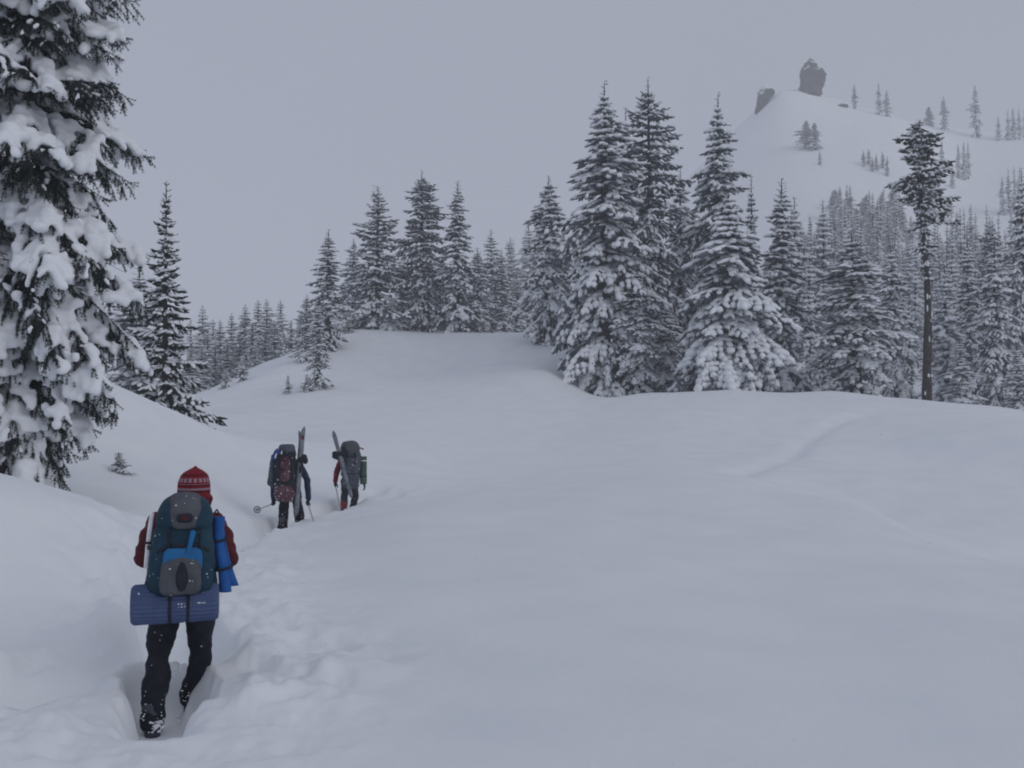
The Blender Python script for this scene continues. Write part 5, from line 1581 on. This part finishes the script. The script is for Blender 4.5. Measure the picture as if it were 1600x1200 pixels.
# leading hiker: photo column 547, 67.7 pixels per metre
o3 = hiker_far(546, 23.0, 805, 67.7, math.radians(8), 'leading hiker with red sleeves, red boots and dark grey trousers',
    dict(trousers=M_TROUS, jacket=M_RED, glove=M_DARK, boot=M_REDBOOT, hat=M_BLACKN),
    dict(head=(-0.04, 0.18, 1.56),
         legL=((-0.10, 0.0, 0.86), (-0.11, 0.04, 0.50), (-0.13, -0.06, 0.17), (-0.13, 0.14, 0.09)),
         legR=((0.09, 0.0, 0.86), (0.12, 0.12, 0.50), (0.08, 0.28, 0.20), (0.10, 0.46, 0.12)),
         armL=((-0.19, 0.05, 1.36), (-0.30, 0.0, 1.05), (-0.33, 0.12, 0.86)),
         armR=((0.19, 0.05, 1.36), (0.31, 0.0, 1.06), (0.32, 0.08, 0.84)),
         hands=[fist((-0.32, 0.15, 0.76), (0.25, -0.55, -0.6), (0, 0.2, 1), 1) + [capsule((-0.33, 0.12, 0.87), (-0.325, 0.14, 0.79), .048, .034)],
                relaxed_hand((0.33, 0.08, 0.80), (0.15, 0.05, -1), (-1, 0.3, 0), 1) + [capsule((0.32, 0.08, 0.86), (0.33, 0.08, 0.78), .048, .034)]]))
ski_pole((-0.35, 0.22, 0.83), (-0.16, -0.42, 0.12), 'ski pole trailing from the leading hiker\'s left hand', o3)
bp = gear('backpack', o3, 'slate grey backpack with a rounded lid on the leading hiker', 'backpack')
pb = skin('pack_body', [loft([(0.70, 0.03, -0.24, .13, .10, 2.8), (0.76, 0.03, -0.26, .185, .14, 3), (0.95, 0.03, -0.27, .20, .16, 3), (1.20, 0.02, -0.28, .225, .17, 3), (1.42, 0.02, -0.28, .235, .165, 3), (1.55, 0.02, -0.27, .20, .14, 2.8), (1.60, 0.02, -0.26, .14, .10, 2.4)])], M_SLATE, bp, 0.015, 2, disp=(8, 0.018, 1))
skin('lid', [loft([(1.50, 0.02, -0.27, .19, .16, 3), (1.55, 0.02, -0.28, .215, .175, 3), (1.68, 0.015, -0.28, .205, .165, 3), (1.76, 0.01, -0.27, .155, .125, 2.6), (1.79, 0.01, -0.26, .08, .07, 2.2)])], M_GREY, bp, 0.014, 2, disp=(9, 0.012, 1), label='paler rounded lid')
c1 = skin('front_pocket', [loft([(0.92, 0.03, -0.40, .12, .04, 2.8), (1.0, 0.03, -0.425, .15, .05, 3), (1.2, 0.03, -0.435, .16, .05, 3), (1.36, 0.03, -0.425, .15, .045, 3), (1.42, 0.03, -0.41, .10, .03, 2.6)])], M_SLATE, bp, 0.013, 2, disp=(10, 0.010, 1))
for x in (-0.06, 0.12):
    shape('lid_strap', [strap([(x, -0.43, 1.62), (x, -0.45, 1.50), (x, -0.475, 1.38), (x, -0.495, 1.25)], .022, .006)], M_DARK, bp)
for z in (1.05, 1.45):
    shape('compression_strap', [strap([(-0.20, -0.25, z), (-0.17, -0.40, z), (-0.05, -0.485, z), (0.10, -0.485, z), (0.21, -0.40, z), (0.25, -0.25, z)], .022, .006)], M_DARK, bp)
shape('tab', [capsule((0.225, -0.30, 1.635), (0.305, -0.31, 1.60), .014, .018, n=8)], M_RED, bp, 'red strap end sticking out at the lid')
for s in (-1, 1):
    shape('shoulder_strap', [strap([(s * 0.11, -0.13, 1.34), (s * 0.125, 0.0, 1.47), (s * 0.13, 0.15, 1.40), (s * 0.135, 0.20, 1.26), (s * 0.15, 0.12, 1.08), (s * 0.17, -0.10, 1.0)], .06, .014)], M_DARK, bp)
specks('snow_speck', np.concatenate([surf_points(pb, 26, 3), surf_points(c1, 20, 4)]), None, M_PADSNOW, bp, 0.008, 6)
gm = gear('sleeping_mat', o3, 'dark green foam mat rolled upright on the right side of the leading hiker\'s pack', 'sleeping mat')
shape('roll', [loft([(0.80, 0.315, -0.24, .060, .060, 2), (0.81, 0.315, -0.24, .074, .074, 2), (0.9, 0.315, -0.24, .078, .078, 2), (1.3, 0.312, -0.24, .078, .078, 2), (1.42, 0.312, -0.24, .076, .076, 2), (1.43, 0.312, -0.24, .06, .06, 2)], m=26)], M_GREEN, gm)
for z, mm in ((1.335, M_WHITE), (0.98, M_DARK)):
    ring = [(0.312 + 0.080 * math.cos(a), -0.24 + 0.080 * math.sin(a), z) for a in np.linspace(0, 2 * math.pi, 24, endpoint=False)]
    shape('strap', [strap(ring, .024, .006, True)], mm, gm)
s1 = ski((-0.37, -0.40, 2.02), (0.055, -0.50, 0.52), (0.1, -1, 0), 'ski slanting across the leading hiker\'s slate pack, tip up to the left', o3, M_SKI, binding=False)
shape('heel_plate', [capsule((-0.33, -0.42, 1.50), (-0.20, -0.45, 1.50), .060, .055), capsule((-0.34, -0.42, 1.44), (-0.25, -0.43, 1.40), .050, .045), capsule((-0.12, -0.44, 1.62), (-0.07, -0.44, 1.54), .045, .050)], M_DARK, s1, 'large dark binding standing off the ski')

# ------------------------------------------------------------------ falling snow and the air
def falling_snow():
    rng = np.random.default_rng(7)
    n = 1500
    d = 2.5 + 26 * rng.random(n) ** 0.7
    px = rng.uniform(-60, 1660, n); py = rng.uniform(-60, 1260, n)
    pos = np.array([unproject(a, b, c)[:] for a, b, c in zip(px, py, d)])
    ok = pos[:, 2] > ground(pos[:, 0], pos[:, 1]) + 0.05
    pos = pos[ok]; n = len(pos)
    s = rng.uniform(0.0018, 0.0042, (n, 1))
    v, f = expand(OCT_V, OCT_F, pos, s * np.array([[1.0, 0, 0]]), s * np.array([[0, 1.0, 0]]), s * np.array([[0, 0, 1.3]]))
    o = link('falling_snow', mesh_np('falling_snow', v, f, [M_PADSNOW]))
    tag(o, 'snowflakes drifting through the air', kind='stuff')
falling_snow()

def haze():
    R, z0, z1 = 1620.0, ZMIN - 1.0, ZMAX + 22.0
    v = np.array([(x, y, z) for z in (z0, z1) for x, y in ((-R, -R), (R, -R), (R, R), (-R, R))])
    f = np.array([(0, 3, 2, 1), (4, 5, 6, 7), (0, 1, 5, 4), (1, 2, 6, 5), (2, 3, 7, 6), (3, 0, 4, 7)])
    m = bpy.data.materials.new('air'); m.use_nodes = True
    n = m.node_tree.nodes
    n.remove(n['Principled BSDF'])
    pv = n.new('ShaderNodeVolumePrincipled')
    pv.inputs['Color'].default_value = (0.97, 0.98, 1.0, 1)
    pv.inputs['Density'].default_value = HAZE_DENSITY
    pv.inputs['Anisotropy'].default_value = 0.0
    m.node_tree.links.new(pv.outputs['Volume'], n['Material Output'].inputs['Volume'])
    o = link('haze', mesh_np('haze', v, f, [m], smooth=False))
    tag(o, 'thin veil of snowfall and cloud dimming the distance', kind='stuff')
haze()
